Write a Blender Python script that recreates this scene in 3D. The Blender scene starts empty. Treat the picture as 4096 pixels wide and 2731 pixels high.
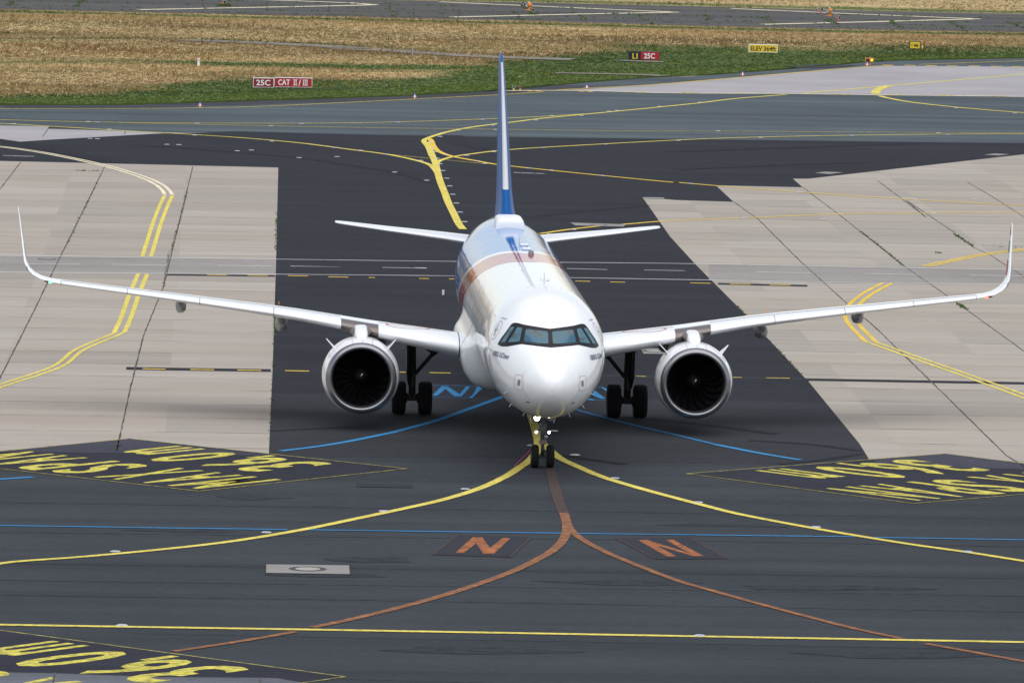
import bpy, bmesh, math, random
import numpy as np
from mathutils import Vector, Matrix
random.seed(7); rng = np.random.default_rng(11)
S = bpy.context.scene; COL = S.collection

# ------------------------------------------------------------------ camera
FPX, W0, H0 = 26498.67, 4096, 2731          # focal length in pixels of the photograph
CAM = np.array([-10.92836, -210.18965, 23.40362])
YAW, PITCH, ROLL = 0.04572, 0.08922, 0.01988
def _axes():
    cy, sy, cp, sp, cr, sr = math.cos(YAW), math.sin(YAW), math.cos(PITCH), math.sin(PITCH), math.cos(ROLL), math.sin(ROLL)
    f = np.array([sy*cp, cy*cp, -sp]); r0 = np.array([cy, -sy, 0]); u0 = np.cross(r0, f)
    return cr*r0 + sr*u0, -sr*r0 + cr*u0, f
AR, AU, AF = _axes()
cd = bpy.data.cameras.new('camera'); cam = bpy.data.objects.new('camera', cd); COL.objects.link(cam)
cam.matrix_world = Matrix(((AR[0], AU[0], -AF[0], CAM[0]), (AR[1], AU[1], -AF[1], CAM[1]), (AR[2], AU[2], -AF[2], CAM[2]), (0, 0, 0, 1)))
cd.sensor_width = 36; cd.sensor_fit = 'HORIZONTAL'; cd.lens = FPX / W0 * 36
cd.clip_start = 1; cd.clip_end = 9000
S.camera = cam

# ------------------------------------------------------------------ light
SUN_EL, SUN_AZ = 68, 172                     # azimuth: degrees from +Y towards +X
wd = bpy.data.worlds.new('World'); S.world = wd; wd.use_nodes = True
wn = wd.node_tree.nodes; bg = wn['Background']
sky = wn.new('ShaderNodeTexSky'); sky.sky_type = 'NISHITA'; sky.sun_disc = False
sky.sun_elevation = math.radians(SUN_EL); sky.sun_rotation = math.radians(SUN_AZ)
sky.air_density = 1.0; sky.dust_density = 0.5; sky.ozone_density = 1.5
hs = wn.new('ShaderNodeHueSaturation'); hs.inputs['Saturation'].default_value = 0.46      # bright thin overcast: a paler blue
wd.node_tree.links.new(sky.outputs[0], hs.inputs['Color']); wd.node_tree.links.new(hs.outputs[0], bg.inputs[0]); bg.inputs[1].default_value = 0.08
sl = bpy.data.lights.new('sun', 'SUN'); sun = bpy.data.objects.new('sun', sl); COL.objects.link(sun)
sl.energy = 1.5; sl.angle = math.radians(100); sl.color = (1.0, 0.96, 0.9)
_d = Vector((math.sin(math.radians(SUN_AZ))*math.cos(math.radians(SUN_EL)), math.cos(math.radians(SUN_AZ))*math.cos(math.radians(SUN_EL)), math.sin(math.radians(SUN_EL))))
sun.rotation_euler = _d.to_track_quat('Z', 'Y').to_euler(); sun.location = (0, 0, 80)
S.view_settings.view_transform = 'Standard'; S.view_settings.look = 'None'
S.view_settings.exposure = 0.92; S.view_settings.gamma = 1.0

# ------------------------------------------------------------------ helpers
def at(u, v, z=0.0):
    """point of the plane at height z that the photograph shows at pixel u, v"""
    d = AF + AR*(u - W0/2)/FPX - AU*(v - H0/2)/FPX
    return CAM + d*(z - CAM[2])/d[2]
def aty(u, v, y):
    d = AF + AR*(u - W0/2)/FPX - AU*(v - H0/2)/FPX
    return CAM + d*(y - CAM[1])/d[1]
def pix(P):
    d = np.asarray(P, float) - CAM
    w = d @ AF
    return W0/2 + FPX*(d @ AR)/w, H0/2 - FPX*(d @ AU)/w
def zm(x0, y0, s): return lambda pts: [(x0 + x/s, y0 + y/s) for x, y in pts]
VW = 4096/2352
def vw(pts): return [(x*VW, y*VW) for x, y in pts]
def tag(o, label=None, cat=None, group=None, kind=None):
    if label: o['label'] = label
    if cat: o['category'] = cat
    if group: o['group'] = group
    if kind: o['kind'] = kind
    return o
def link(name, me, mat=None, parent=None, smooth=False):
    o = bpy.data.objects.new(name, me); COL.objects.link(o)
    if mat is not None:
        for m in (mat if isinstance(mat, (list, tuple)) else [mat]): me.materials.append(m)
    if parent: o.parent = parent; o.matrix_parent_inverse = Matrix.Translation(-Vector(origin_of(parent)))
    if smooth:
        me.shade_smooth()
    return o
def origin_of(o):                            # every part is modelled in world coordinates
    return o.location
def empty(name, loc):
    o = bpy.data.objects.new(name, None); o.location = loc; o.empty_display_size = .3; COL.objects.link(o); return o
def mesh(name, verts, faces):
    me = bpy.data.meshes.new(name); me.from_pydata([tuple(map(float, v)) for v in verts], [], [tuple(f) for f in faces]); me.update(); return me
class MB:
    """collects shapes into one mesh"""
    def __init__(s): s.v = []; s.f = []; s.mi = []; s.cur = 0
    def add(s, vs, fs):
        b = len(s.v); s.v += [tuple(map(float, v)) for v in vs]; s.f += [tuple(b + i for i in f) for f in fs]; s.mi += [s.cur]*len(fs); return s
    def box(s, c, d, rz=0.0, taper=1.0, bev=0.0):
        cx, cy, cz = c; dx, dy, dz = d[0]/2, d[1]/2, d[2]/2
        vs = []
        if bev > 0:
            b = min(bev, dx*.9, dy*.9, dz*.9)
            bm = bmesh.new(); bmesh.ops.create_cube(bm, size=1)
            for v in bm.verts:
                k = taper if v.co.z > 0 else 1
                v.co = Vector((v.co.x*2*dx*k, v.co.y*2*dy*k, v.co.z*2*dz))
            bmesh.ops.bevel(bm, geom=bm.edges[:], offset=b, segments=2, affect='EDGES', profile=.5)
            vs = [v.co.copy() for v in bm.verts]; fs = [[v.index for v in f.verts] for f in bm.faces]; bm.free()
        else:
            for sz in (-1, 1):
                k = taper if sz > 0 else 1
                for sx, sy in ((-1, -1), (1, -1), (1, 1), (-1, 1)): vs.append(Vector((sx*dx*k, sy*dy*k, sz*dz)))
            fs = [(3, 2, 1, 0), (4, 5, 6, 7), (0, 1, 5, 4), (1, 2, 6, 5), (2, 3, 7, 6), (3, 0, 4, 7)]
        R = Matrix.Rotation(rz, 3, 'Z')
        return s.add([R @ v + Vector(c) for v in vs], fs)
    def tube(s, a, b, r0, r1=None, n=14, cap=True):
        r1 = r0 if r1 is None else r1; a, b = Vector(a), Vector(b); d = (b - a).normalized()
        e = d.orthogonal().normalized(); g = d.cross(e); vs = []
        for p, r in ((a, r0), (b, r1)):
            for i in range(n):
                t = 2*math.pi*i/n; vs.append(p + (e*math.cos(t) + g*math.sin(t))*r)
        fs = [(i, (i+1) % n, n + (i+1) % n, n + i) for i in range(n)]
        if cap: fs += [tuple(range(n))[::-1], tuple(range(n, 2*n))]
        return s.add(vs, fs)
    def lathe(s, c, axis, prof, n=40, close=False):
        """prof: (distance along axis, radius)"""
        c = Vector(c); d = Vector(axis).normalized(); e = d.orthogonal().normalized(); g = d.cross(e); vs = []; m = len(prof)
        for h, r in prof:
            for i in range(n):
                t = 2*math.pi*i/n; vs.append(c + d*h + (e*math.cos(t) + g*math.sin(t))*r)
        fs = []
        for k in range(m - 1 + (1 if close else 0)):
            for i in range(n):
                a, b = k*n, ((k+1) % m)*n
                fs.append((a + i, a + (i+1) % n, b + (i+1) % n, b + i))
        return s.add(vs, fs)
    def rings(s, rings, cap0=True, cap1=True):
        n = len(rings[0]); vs = [v for r in rings for v in r]; fs = []
        for k in range(len(rings)-1):
            for i in range(n): fs.append((k*n+i, k*n+(i+1) % n, (k+1)*n+(i+1) % n, (k+1)*n+i))
        if cap0: fs.append(tuple(range(n))[::-1])
        if cap1: fs.append(tuple((len(rings)-1)*n + i for i in range(n)))
        return s.add(vs, fs)
    def build(s, name, mat, parent=None, smooth=False, fix=True):
        me = mesh(name, s.v, s.f)
        if any(s.mi): me.polygons.foreach_set('material_index', s.mi)
        if fix:
            bm = bmesh.new(); bm.from_mesh(me); bmesh.ops.recalc_face_normals(bm, faces=bm.faces[:]); bm.to_mesh(me); bm.free()
        o = link(name, me, mat, parent)
        if smooth: smooth_by_angle(me)
        return o
def smooth_by_angle(me, deg=38):
    bm = bmesh.new(); bm.from_mesh(me)
    for f in bm.faces: f.smooth = True
    for e in bm.edges:
        if len(e.link_faces) == 2 and e.calc_face_angle(0) > math.radians(deg): e.smooth = False
    bm.to_mesh(me); bm.free()

# ------------------------------------------------------------------ materials
def mat(name, col, rough=.6, metal=0., spec=.5, coat=0., emit=None, estr=0.):
    m = bpy.data.materials.new(name); m.use_nodes = True; b = m.node_tree.nodes['Principled BSDF']
    b.inputs['Base Color'].default_value = (*col, 1); b.inputs['Roughness'].default_value = rough; b.inputs['Metallic'].default_value = metal
    b.inputs['Specular IOR Level'].default_value = spec; b.inputs['Coat Weight'].default_value = coat; b.inputs['Coat Roughness'].default_value = .12
    if emit: b.inputs['Emission Color'].default_value = (*emit, 1); b.inputs['Emission Strength'].default_value = estr
    return m
class NT:
    def __init__(s, m): s.t = m.node_tree; s.n = s.t.nodes; s.b = s.n['Principled BSDF']
    def new(s, k, **kw):
        n = s.n.new(k)
        for a, v in kw.items(): setattr(n, a, v)
        return n
    def l(s, a, b): s.t.links.new(a, b)
    def pos(s, scale=(1, 1, 1), rot=0.0):
        g = s.new('ShaderNodeNewGeometry'); mp = s.new('ShaderNodeMapping'); mp.inputs['Scale'].default_value = scale; mp.inputs['Rotation'].default_value = (0, 0, rot)
        s.l(g.outputs['Position'], mp.inputs['Vector']); return mp.outputs[0]
    def noise(s, vec, sc, det=4, rough=.6):
        n = s.new('ShaderNodeTexNoise'); n.inputs['Scale'].default_value = sc; n.inputs['Detail'].default_value = det; n.inputs['Roughness'].default_value = rough
        s.l(vec, n.inputs['Vector']); return n.outputs['Fac']
    def ramp(s, fac, stops):
        r = s.new('ShaderNodeValToRGB'); e = r.color_ramp.elements
        while len(e) < len(stops): e.new(.5)
        for i, (p, c) in enumerate(stops): e[i].position = p; e[i].color = (*c, 1) if len(c) == 3 else c
        s.l(fac, r.inputs[0]); return r.outputs[0]
    def math(s, op, a, b=None, c=None):
        n = s.new('ShaderNodeMath', operation=op)
        for i, x in enumerate((a, b, c)):
            if x is None: continue
            if isinstance(x, (int, float)): n.inputs[i].default_value = x
            else: s.l(x, n.inputs[i])
        return n.outputs[0]
    def mix(s, fac, a, b, blend='MIX'):
        n = s.new('ShaderNodeMix', data_type='RGBA', blend_type=blend)
        for i, x in ((0, fac), (6, a), (7, b)):
            if isinstance(x, (int, float)): n.inputs[i].default_value = x
            elif isinstance(x, tuple): n.inputs[i].default_value = (*x, 1)
            else: s.l(x, n.inputs[i])
        return n.outputs[2]
    def bump(s, h, strength, dist):
        n = s.new('ShaderNodeBump'); n.inputs['Strength'].default_value = strength; n.inputs['Distance'].default_value = dist
        s.l(h, n.inputs['Height']); s.l(n.outputs[0], s.b.inputs['Normal'])

def asphalt(name, col, streak=.25, speck=.18, warm=None):
    m = mat(name, col, .95, spec=.08); t = NT(m)
    a = t.noise(t.pos((.012, .33, 1)), 1.0, 5, .62)             # lanes laid side by side, running across the view
    b = t.noise(t.pos(), .09, 4, .6)                            # broad stains
    c = t.noise(t.pos((.6, 1.6, 1)), 3.5, 3, .7)                # grain
    g = t.noise(t.pos(), 14, 2, .8)
    lo = tuple(x*(1-streak) for x in col); hi = tuple(x*(1+streak) for x in col)
    k = t.ramp(a, [(.3, lo), (.7, hi)])
    k = t.mix(t.math('MULTIPLY', t.ramp(b, [(.42, (0, 0, 0)), (.72, (1, 1, 1))]), .5), k, tuple(x*.62 for x in (warm or col)))
    k = t.mix(1.0, k, t.ramp(c, [(.25, (1-speck,)*3), (.75, (1+speck,)*3)]), 'MULTIPLY')
    k = t.mix(1.0, k, t.ramp(g, [(.3, (1-speck*.8,)*3), (.72, (1+speck,)*3)]), 'MULTIPLY')
    t.l(k, t.b.inputs['Base Color']); t.bump(g, .25, .01)
    return m
def concrete(name, col, rot=0.0):
    m = mat(name, col, .95, spec=.08); t = NT(m)
    p = t.pos((1, 1, 1), rot); sp = t.new('ShaderNodeSeparateXYZ'); t.l(p, sp.inputs[0])
    wv = t.math('MULTIPLY', t.noise(t.pos((.15, .15, .15)), 1.0, 2), .5)
    yy = t.math('ADD', sp.outputs[1], wv)
    row = t.math('FLOOR', t.math('DIVIDE', yy, 4.9)); cl = t.math('FLOOR', t.math('DIVIDE', sp.outputs[0], 6.2))
    cmb = t.new('ShaderNodeCombineXYZ'); t.l(row, cmb.inputs[0]); t.l(cl, cmb.inputs[1])
    wn_ = t.new('ShaderNodeTexWhiteNoise'); t.l(cmb.outputs[0], wn_.inputs['Vector'])
    k = t.ramp(wn_.outputs['Value'], [(0, tuple(x*.88 for x in col)), (.5, (col[0]*1.0, col[1]*.985, col[2]*.96)), (1, tuple(x*1.06 for x in col))])
    # transverse joints, broken up
    fr = t.math('ABSOLUTE', t.math('SUBTRACT', t.math('FRACT', t.math('DIVIDE', yy, 4.9)), .5))
    jl = t.math('GREATER_THAN', fr, .484)
    jm = t.ramp(t.noise(t.pos((.25, .02, 1)), 1.0, 3), [(.42, (0, 0, 0)), (.58, (1, 1, 1))])
    k = t.mix(t.math('MULTIPLY', t.math('MULTIPLY', jl, jm), .75), k, (.10, .09, .075))
    st = t.noise(t.pos((.03, .45, 1)), 1.0, 5, .65)
    k = t.mix(1.0, k, t.ramp(st, [(.3, (.90, .885, .87)), (.7, (1.06, 1.06, 1.06))]), 'MULTIPLY')
    br = t.ramp(t.noise(t.pos((.5, 1, 1)), .13, 5, .7), [(.5, (0, 0, 0)), (.78, (1, 1, 1))])
    k = t.mix(t.math('MULTIPLY', br, .45), k, (col[0]*.78, col[1]*.70, col[2]*.60))
    g = t.noise(t.pos((.7, 1.2, 1)), 9, 3, .8)
    k = t.mix(1.0, k, t.ramp(g, [(.25, (.9, .9, .9)), (.75, (1.08, 1.08, 1.08))]), 'MULTIPLY')
    t.l(k, t.b.inputs['Base Color']); t.bump(g, .2, .01)
    return m
def paint(name, col, wear=.0, under=(.07, .075, .085), scale=2.0):
    m = mat(name, col, .9, spec=.08); t = NT(m)
    n = t.noise(t.pos((1.1, 1.4, 1)), scale*1.6, 6, .8); n2 = t.noise(t.pos(), .5, 3)
    k = t.mix(1.0, col, t.ramp(n2, [(.3, (.85, .85, .85)), (.7, (1.1, 1.1, 1.1))]), 'MULTIPLY')
    if wear > 0:
        th = .62 - wear*.32
        k = t.mix(t.ramp(n, [(th, (0, 0, 0)), (th + .16, (1, 1, 1))]), k, tuple(c*.25 + u*.75 for c, u in zip(col, under)))
    t.l(k, t.b.inputs['Base Color']); return m

M = {}
M['apron'] = asphalt('apron_asphalt', (.0440, .0492, .0572), .24, .2)
M['dark'] = asphalt('dark_asphalt', (.0275, .0288, .0365), .18, .18, (.040, .036, .040))
M['patch'] = asphalt('patch_asphalt', (.037, .0395, .046), .10, .2)
M['taxi'] = asphalt('taxiway_asphalt', (.078, .098, .108), .30, .12, (.09, .09, .11))
M['shoulder'] = asphalt('shoulder_asphalt', (.052, .055, .065), .15, .15)
M['oldtaxi'] = asphalt('old_taxiway_concrete', (.082, .080, .082), .35, .2, (.14, .14, .10))
M['concrete'] = concrete('concrete', (.365, .333, .298), 0.0)
M['concrete_r'] = concrete('concrete_right', (.368, .338, .302), 0.012)
M['concrete_far'] = asphalt('pale_concrete', (.35, .335, .345), .07, .07)
M['road'] = asphalt('road_tint', (.275, .256, .243), .12, .15)
M['road_dark'] = asphalt('road_tint_dark', (.058, .06, .07), .12, .15)
M['signground'] = asphalt('painted_black_ground', (.032, .033, .045), .15, .2)
M['faintground'] = asphalt('worn_painted_ground', (.036, .039, .049), .15, .2)
M['blackstrip'] = asphalt('black_strip', (.032, .033, .04), .1, .2)
M['slab'] = concrete('drain_slab', (.30, .29, .28))
M['dirt'] = asphalt('dirt_track', (.215, .19, .165), .15, .25)
M['joint'] = paint('pavement_joint', (.065, .062, .055), .45, (.2, .19, .17), 3)
M['seam'] = paint('asphalt_seam', (.032, .035, .042), .45, (.07, .075, .085), 1.2)
M['yellow'] = paint('yellow_line', (.72, .60, .13), .42, (.10, .10, .09), 2.6)
M['yellow_thin'] = paint('worn_yellow_line', (.66, .52, .10), .55)
M['yellow_txt'] = paint('yellow_lettering', (.66, .58, .11), .55, (.10, .10, .06), 1.6)
M['ochre'] = paint('ochre_line', (.72, .50, .08), .35)
M['cream'] = paint('cream_line', (.78, .70, .50), .35)
M['white_line'] = paint('white_line', (.72, .72, .72), .25, (.2, .2, .2))
M['white_faint'] = paint('faint_white_line', (.42, .42, .44), .5)
M['blue'] = paint('blue_line', (.045, .25, .52), .35)
M['blue_dull'] = paint('dull_blue_line', (.04, .17, .36), .35)
M['frame_yellow'] = paint('faded_yellow_frame', (.42, .37, .10), .6, (.07, .07, .06), 1.6)
M['orange'] = paint('orange_line', (.48, .20, .08), .85, (.09, .06, .05), 1.3)
M['orange_txt'] = paint('orange_lettering', (.46, .155, .055), .68, (.07, .055, .05), 1.6)
M['orange_faint'] = paint('faint_orange_line', (.13, .07, .05), .9, (.045, .045, .05), 1.5)
M['pinkline'] = paint('pink_thread', (.45, .08, .14), .2)
M['white'] = mat('white_sign_metal', (.75, .76, .78), .4)
M['signred'] = mat('sign_red', (.36, .012, .02), .4)
M['signdkred'] = mat('sign_dark_red', (.22, .008, .015), .4)
M['signyellow'] = mat('sign_yellow', (.72, .50, .02), .45)
M['signblack'] = mat('sign_black', (.008, .009, .014), .4)
M['orange_metal'] = mat('orange_metal', (.75, .25, .02), .45)
M['black'] = mat('black_metal', (.012, .012, .014), .5)
M['steel'] = mat('light_steel', (.50, .51, .54), .35, .6)
M['grey_post'] = mat('grey_post', (.16, .16, .18), .7)
M['lens_blue'] = mat('blue_lens', (.02, .04, .5), .15, emit=(.03, .05, .9), estr=.1)
M['lamp_yellow'] = mat('lit_yellow_lamp', (1, .6, .05), .3, emit=(1, .58, .03), estr=1.0)
M['lamp_dark'] = mat('unlit_lamp', (.05, .05, .06), .15)
M['weedgreen'] = mat('weed_leaf', (.06, .11, .025), .7, spec=.2)
M['dryweed'] = mat('dry_weed', (.10, .085, .03), .8, spec=.1)
M['feather'] = mat('brown_feather', (.05, .035, .03), .8, spec=.1)
M['cream_metal'] = mat('pale_cream_metal', (.70, .58, .50), .5)
M['inset'] = mat('inset_light_metal', (.62, .62, .68), .4, .3)

# ------------------------------------------------------------------ flat ground pieces
def curve_pts(pts, sub=6, closed=False):
    P = [np.asarray(p, float)[:2] for p in pts]
    if len(P) < 3 or sub <= 1: return P
    out = []
    for i in range(len(P)-1):
        p0 = P[max(i-1, 0)]; p1 = P[i]; p2 = P[i+1]; p3 = P[min(i+2, len(P)-1)]
        t0 = 0; t1 = t0 + max(np.linalg.norm(p1-p0), 1e-6)**.5; t2 = t1 + max(np.linalg.norm(p2-p1), 1e-6)**.5; t3 = t2 + max(np.linalg.norm(p3-p2), 1e-6)**.5
        if i == 0: p0 = 2*p1 - p2; t1 = max(np.linalg.norm(p1-p0), 1e-6)**.5; t2 = t1 + t1; t3 = t2 + max(np.linalg.norm(p3-p2), 1e-6)**.5
        if i == len(P)-2: p3 = 2*p2 - p1; t3 = t2 + (t2 - t1)
        for k in range(sub):
            t = t1 + (t2-t1)*k/sub
            A1 = (t1-t)/(t1-t0)*p0 + (t-t0)/(t1-t0)*p1; A2 = (t2-t)/(t2-t1)*p1 + (t-t1)/(t2-t1)*p2; A3 = (t3-t)/(t3-t2)*p2 + (t-t2)/(t3-t2)*p3
            B1 = (t2-t)/(t2-t0)*A1 + (t-t0)/(t2-t0)*A2; B2 = (t3-t)/(t3-t1)*A2 + (t-t1)/(t3-t1)*A3
            out.append((t2-t)/(t2-t1)*B1 + (t-t1)/(t2-t1)*B2)
    out.append(P[-1]); return out
def sheet(name, px, z, m, label, cat='pavement', ground=False, kind='structure'):
    P = [(p[0], p[1]) if ground else at(*p)[:2] for p in px]
    bm = bmesh.new(); f = bm.faces.new([bm.verts.new((x, y, z)) for x, y in P])
    if f.normal.z < 0 or True:
        bm.normal_update()
        if f.normal.z < 0: f.normal_flip()
    bmesh.ops.triangulate(bm, faces=bm.faces[:])
    me = bpy.data.meshes.new(name); bm.to_mesh(me); bm.free()
    return tag(link(name, me, m), label, cat, kind=kind)
def ribbon(P, w, z, jit=0.0, w1=None):
    P = [np.asarray(p, float)[:2] for p in P]; vs = []; fs = []
    for i, p in enumerate(P):
        a = P[max(i-1, 0)]; b = P[min(i+1, len(P)-1)]; d = (b-a)/max(np.linalg.norm(b-a), 1e-9); n = np.array([-d[1], d[0]])
        k = (w if w1 is None else w + (w1-w)*i/max(len(P)-1, 1))/2
        j = (rng.random()-.5)*jit; j2 = (rng.random()-.5)*jit
        vs += [(*(p + n*(k+j)), z), (*(p - n*(k+j2)), z)]
    for i in range(len(P)-1): fs.append((2*i, 2*i+1, 2*i+3, 2*i+2))
    return vs, fs
def line(name, px_list, w, m, label, z=.018, sub=6, cat='marking', jit=0.0, step=None, ground=False, w1=None):
    """one marking; px_list is one polyline or several strokes of the same marking"""
    if not isinstance(px_list[0][0], (tuple, list, np.ndarray)): px_list = [px_list]
    mb = MB()
    for px in px_list:
        P = curve_pts([np.array(p) if ground else at(*p) for p in px], sub)
        if step:
            Q = []
            for a, b in zip(P[:-1], P[1:]):
                n = max(1, int(np.linalg.norm(b-a)/step))
                Q += [a + (b-a)*k/n for k in range(n)]
            P = Q + [P[-1]]
        mb.add(*ribbon(P, w, z, jit, w1))
    me = mesh(name, mb.v, mb.f); fl = [p.index for p in me.polygons if p.normal.z < 0]
    if fl:
        bm = bmesh.new(); bm.from_mesh(me); bm.faces.ensure_lookup_table()
        bmesh.ops.reverse_faces(bm, faces=[bm.faces[i] for i in fl]); bm.to_mesh(me); bm.free()
    return tag(link(name, me, m), label, cat, kind='structure')
def polys(name, plist, m, label, z=.018, cat='marking'):
    bm = bmesh.new()
    for pl in plist:
        f = bm.faces.new([bm.verts.new((*at(*p)[:2], z)) for p in pl]); f.normal_update()
        if f.normal.z < 0: f.normal_flip()
    bmesh.ops.triangulate(bm, faces=bm.faces[:])
    me = bpy.data.meshes.new(name); bm.to_mesh(me); bm.free()
    return tag(link(name, me, m), label, cat, kind='structure')

R1 = zm(0, 0, 1.68); R2 = zm(1400, 0, 1.68); R3 = zm(2700, 0, 1.6848)
R4 = zm(0, 400, 1.68); R5 = zm(1400, 400, 1.68); R6 = zm(2700, 400, 1.6848)
B1 = zm(0, 1700, 1.68); B2 = zm(1400, 1750, 1.68); B3 = zm(2700, 1750, 1.6848)
C1 = zm(0, 2200, 1.68); C2 = zm(1400, 2000, 1.68); C3 = zm(2700, 2200, 1.6848)
W5 = zm(0, 800, 1.568); W6 = zm(2700, 800, 1.6848); N7 = zm(1800, 1500, 3.36); TL = zm(1700, 780, 2.5288)
E2 = zm(1200, 1200, 2.6133); E3 = zm(2300, 1200, 2.6133)

EDGE = [(-900, 424), (0, 421), (476, 421), (798, 412), (1012, 405), (1400, 393), (1698, 381), (1995, 363), (2293, 336), (2590, 312.5), (2807, 303), (3210, 273), (3454, 252), (3580, 244), (4096, 234), (4900, 219)]
DARKTOP = [(845, 529), (952, 526), (1400, 538), (1995, 549), (2700, 557.5), (3293, 564), (4096, 574), (4900, 584)]
# apron: one big sheet under everything paved
g_edge = [at(*p)[:2] for p in EDGE]
sheet('apron', [(-320, -190), (320, -190), (320, g_edge[-1][1]+60)] + g_edge[::-1] + [(-320, g_edge[0][1])], 0.0, M['apron'], 'dark grey asphalt apron in front of the aircraft', 'apron', ground=True)
sheet('taxiway', EDGE + DARKTOP[::-1] + [(661, 532), (506, 526), (196, 507), (0, 503), (-900, 490)], .004, M['taxi'], 'blue grey asphalt taxiway crossing behind the tail', 'taxiway')
line('taxiway_shoulder', [(u, v+7) for u, v in EDGE[1:9]], 3.6, M['shoulder'], 'darker asphalt shoulder along the grass edge', z=.007, cat='pavement')
sheet('asphalt_road', DARKTOP + [(4900, 1625), (3300, 1612), (2700, 1600), (1600, 1581), (900, 1572), (-900, 1552), (-900, 575), (0, 573), (643, 534)], .004, M['dark'], 'nearly black new asphalt under and behind the aircraft', 'asphalt')
sheet('asphalt_patch', [(-900, 1552), (900, 1572), (1600, 1581), (2700, 1600), (3300, 1612), (4900, 1625), (4900, 1890), (3490, 1862), (2293, 1843), (2114, 1833), (1400, 1827), (1075, 1823), (-900, 1796)], .004, M['patch'], 'older asphalt strip under the nose of the aircraft', 'asphalt')
sheet('concrete_apron', [(-900, 640), (0, 645), (1113, 671), (1103, 1090), (1090, 1485), (1075, 1823), (0, 1807), (-900, 1795)], .008, M['concrete'], 'large pale concrete apron left of the aircraft', 'concrete')
CR = R6([(395, 688), (275, 577), (860, 590), (795, 532), (900, 532), (2352, 368)])
sheet('concrete_apron', [(2570, 790), (2700, 801)] + CR + [(4900, 505), (4900, 1898), (4096, 1877), (3490, 1859), (3439, 1776), (3239, 1532), (2943, 1219), (2786, 1062), (2682, 949)], .008, M['concrete_r'], 'large pale concrete apron right of the aircraft', 'concrete')
sheet('concrete_wedge', [(-900, 490), (0, 503), (196, 507), (190, 516), (506, 525), (661, 532), (845, 531.5), (640, 535), (195, 560), (0, 573), (-900, 640)], .008, M['concrete_far'], 'pale concrete wedge at the left edge behind the wing tip', 'concrete')
sheet('concrete_taxiway', [(2230, 362.5), (2305, 360), (2552, 345), (2700, 334), (3145, 296), (3472, 268.5), (3561, 264.5), (4096, 268), (4900, 274), (4900, 398), (4096, 389), (3531, 382), (3145, 377), (2700, 372), (2531, 370)], .008, M['concrete_far'], 'pale smooth concrete taxiway at the right behind the hold line', 'taxiway')
sheet('concrete_slab', C1([(-600, 806), (0, 822), (370, 827), (1060, 855), (1748, 858)]) + [(1046, 2800), (-500, 2780)], .008, M['slab'], 'grey concrete slab at the bottom left corner', 'concrete')

# service road
RT = [(-700, 1014), (0, 1023), (1900, 1048), (2700, 1055), (3400, 1068), (4096, 1080), (4700, 1088)]
RB = [(-700, 1082), (0, 1090), (1100, 1098), (1900, 1106), (2700, 1119), (3300, 1129), (4096, 1139), (4700, 1147)]
def road_piece(u0, u1, m, label):
    us = np.linspace(u0, u1, 12); f = lambda L, u: np.interp(u, [p[0] for p in L], [p[1] for p in L])
    sheet('service_road', [(u, f(RT, u)) for u in us] + [(u, f(RB, u)) for u in us[::-1]], .012, m, label, 'road')
road_piece(-690, 1102, M['road'], 'grey service road band across the left concrete')
road_piece(2835, 4690, M['road'], 'grey service road band across the right concrete')
line('road_marking', RT, .16, M['white_line'], 'upper white edge line of the service road', jit=.05, step=1.1)
line('road_marking', RB, .16, M['white_line'], 'lower white edge line of the service road', jit=.05, step=1.1)
dash = [W5([(165, 402), (505, 406)]), W5([(705, 406), (1050, 411)]), W5([(1365, 412), (1710, 417)]), W5([(1825, 416), (2135, 422)]), vw([(667, 612), (782, 614)]), vw([(878, 615), (980, 617)]), TL([(-100, 738), (20, 741)]),
        vw([(1302, 617.5), (1395, 620)]), vw([(1480, 621), (1573, 622.5)]), W6([(545, 487), (915, 493)]), W6([(1272, 498), (1640, 505)]), W6([(1985, 509), (2352, 514)])]
line('road_marking', dash, .13, M['white_line'], 'dashed white centre line of the service road', sub=1)
def fstrip(a, b, w, label): line('black_strip', [a, b], w, M['blackstrip'], label, z=.014, sub=1, cat='marking')
fstrip(*W5([(1040, 470), (1725, 478)]), .85, 'black strip under yellow dashes by the left concrete edge')
fstrip(*W6([(290, 566), (892, 580)]), .95, 'black strip under yellow dashes by the right concrete edge')
line('yellow_dashes', [W5([(1298, 471), (1425, 473)]), W5([(1552, 474), (1680, 476)]), W5([(1806, 477), (1932, 479)]), W5([(2060, 484), (2185, 486)]), W5([(2312, 488), (2352, 489)]), TL([(-60, 848), (40, 849)]), TL([(243, 852), (295, 853)]), TL([(1520, 874), (1670, 877)]), TL([(1875, 883), (2023, 886)]), W6([(103, 561), (240, 564)]), W6([(370, 569), (510, 571)]), W6([(640, 574), (780, 577)])], .28, M['ochre'], 'short yellow dashes just below the service road', sub=1)
fstrip(*vw([(290, 846.5), (622, 851.5)]), 1.1, 'black strip with yellow dashes under the left wing')
fstrip(*vw([(1845, 872), (2420, 882)]), .95, 'plain black strip on the right concrete')
line('grey_strip', [vw([(1060, 857.5), (1140, 859)]), vw([(1380, 863), (1845, 871)])], .8, M['patch'], 'worn grey strip crossing behind the main wheels', sub=1, z=.012)
line('yellow_dashes', [vw([(327, 847.5), (380, 848.5)]), vw([(437, 849), (492, 850)]), vw([(545, 850.5), (600, 851.5)]), vw([(655, 852), (710, 853)]), E2([(1040, 756), (1105, 758)]), E2([(1355, 762), (1575, 766)])], .3, M['ochre'], 'row of yellow dashes from the left concrete to the main wheels', sub=1)
line('yellow_dashes', [E3([(640, 799), (740, 802)]), E3([(1650, 811), (1745, 813)]), E3([(1995, 816), (2245, 820)])], .2, M['yellow_thin'], 'faint yellow dashes right of the aircraft', sub=1)

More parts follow.
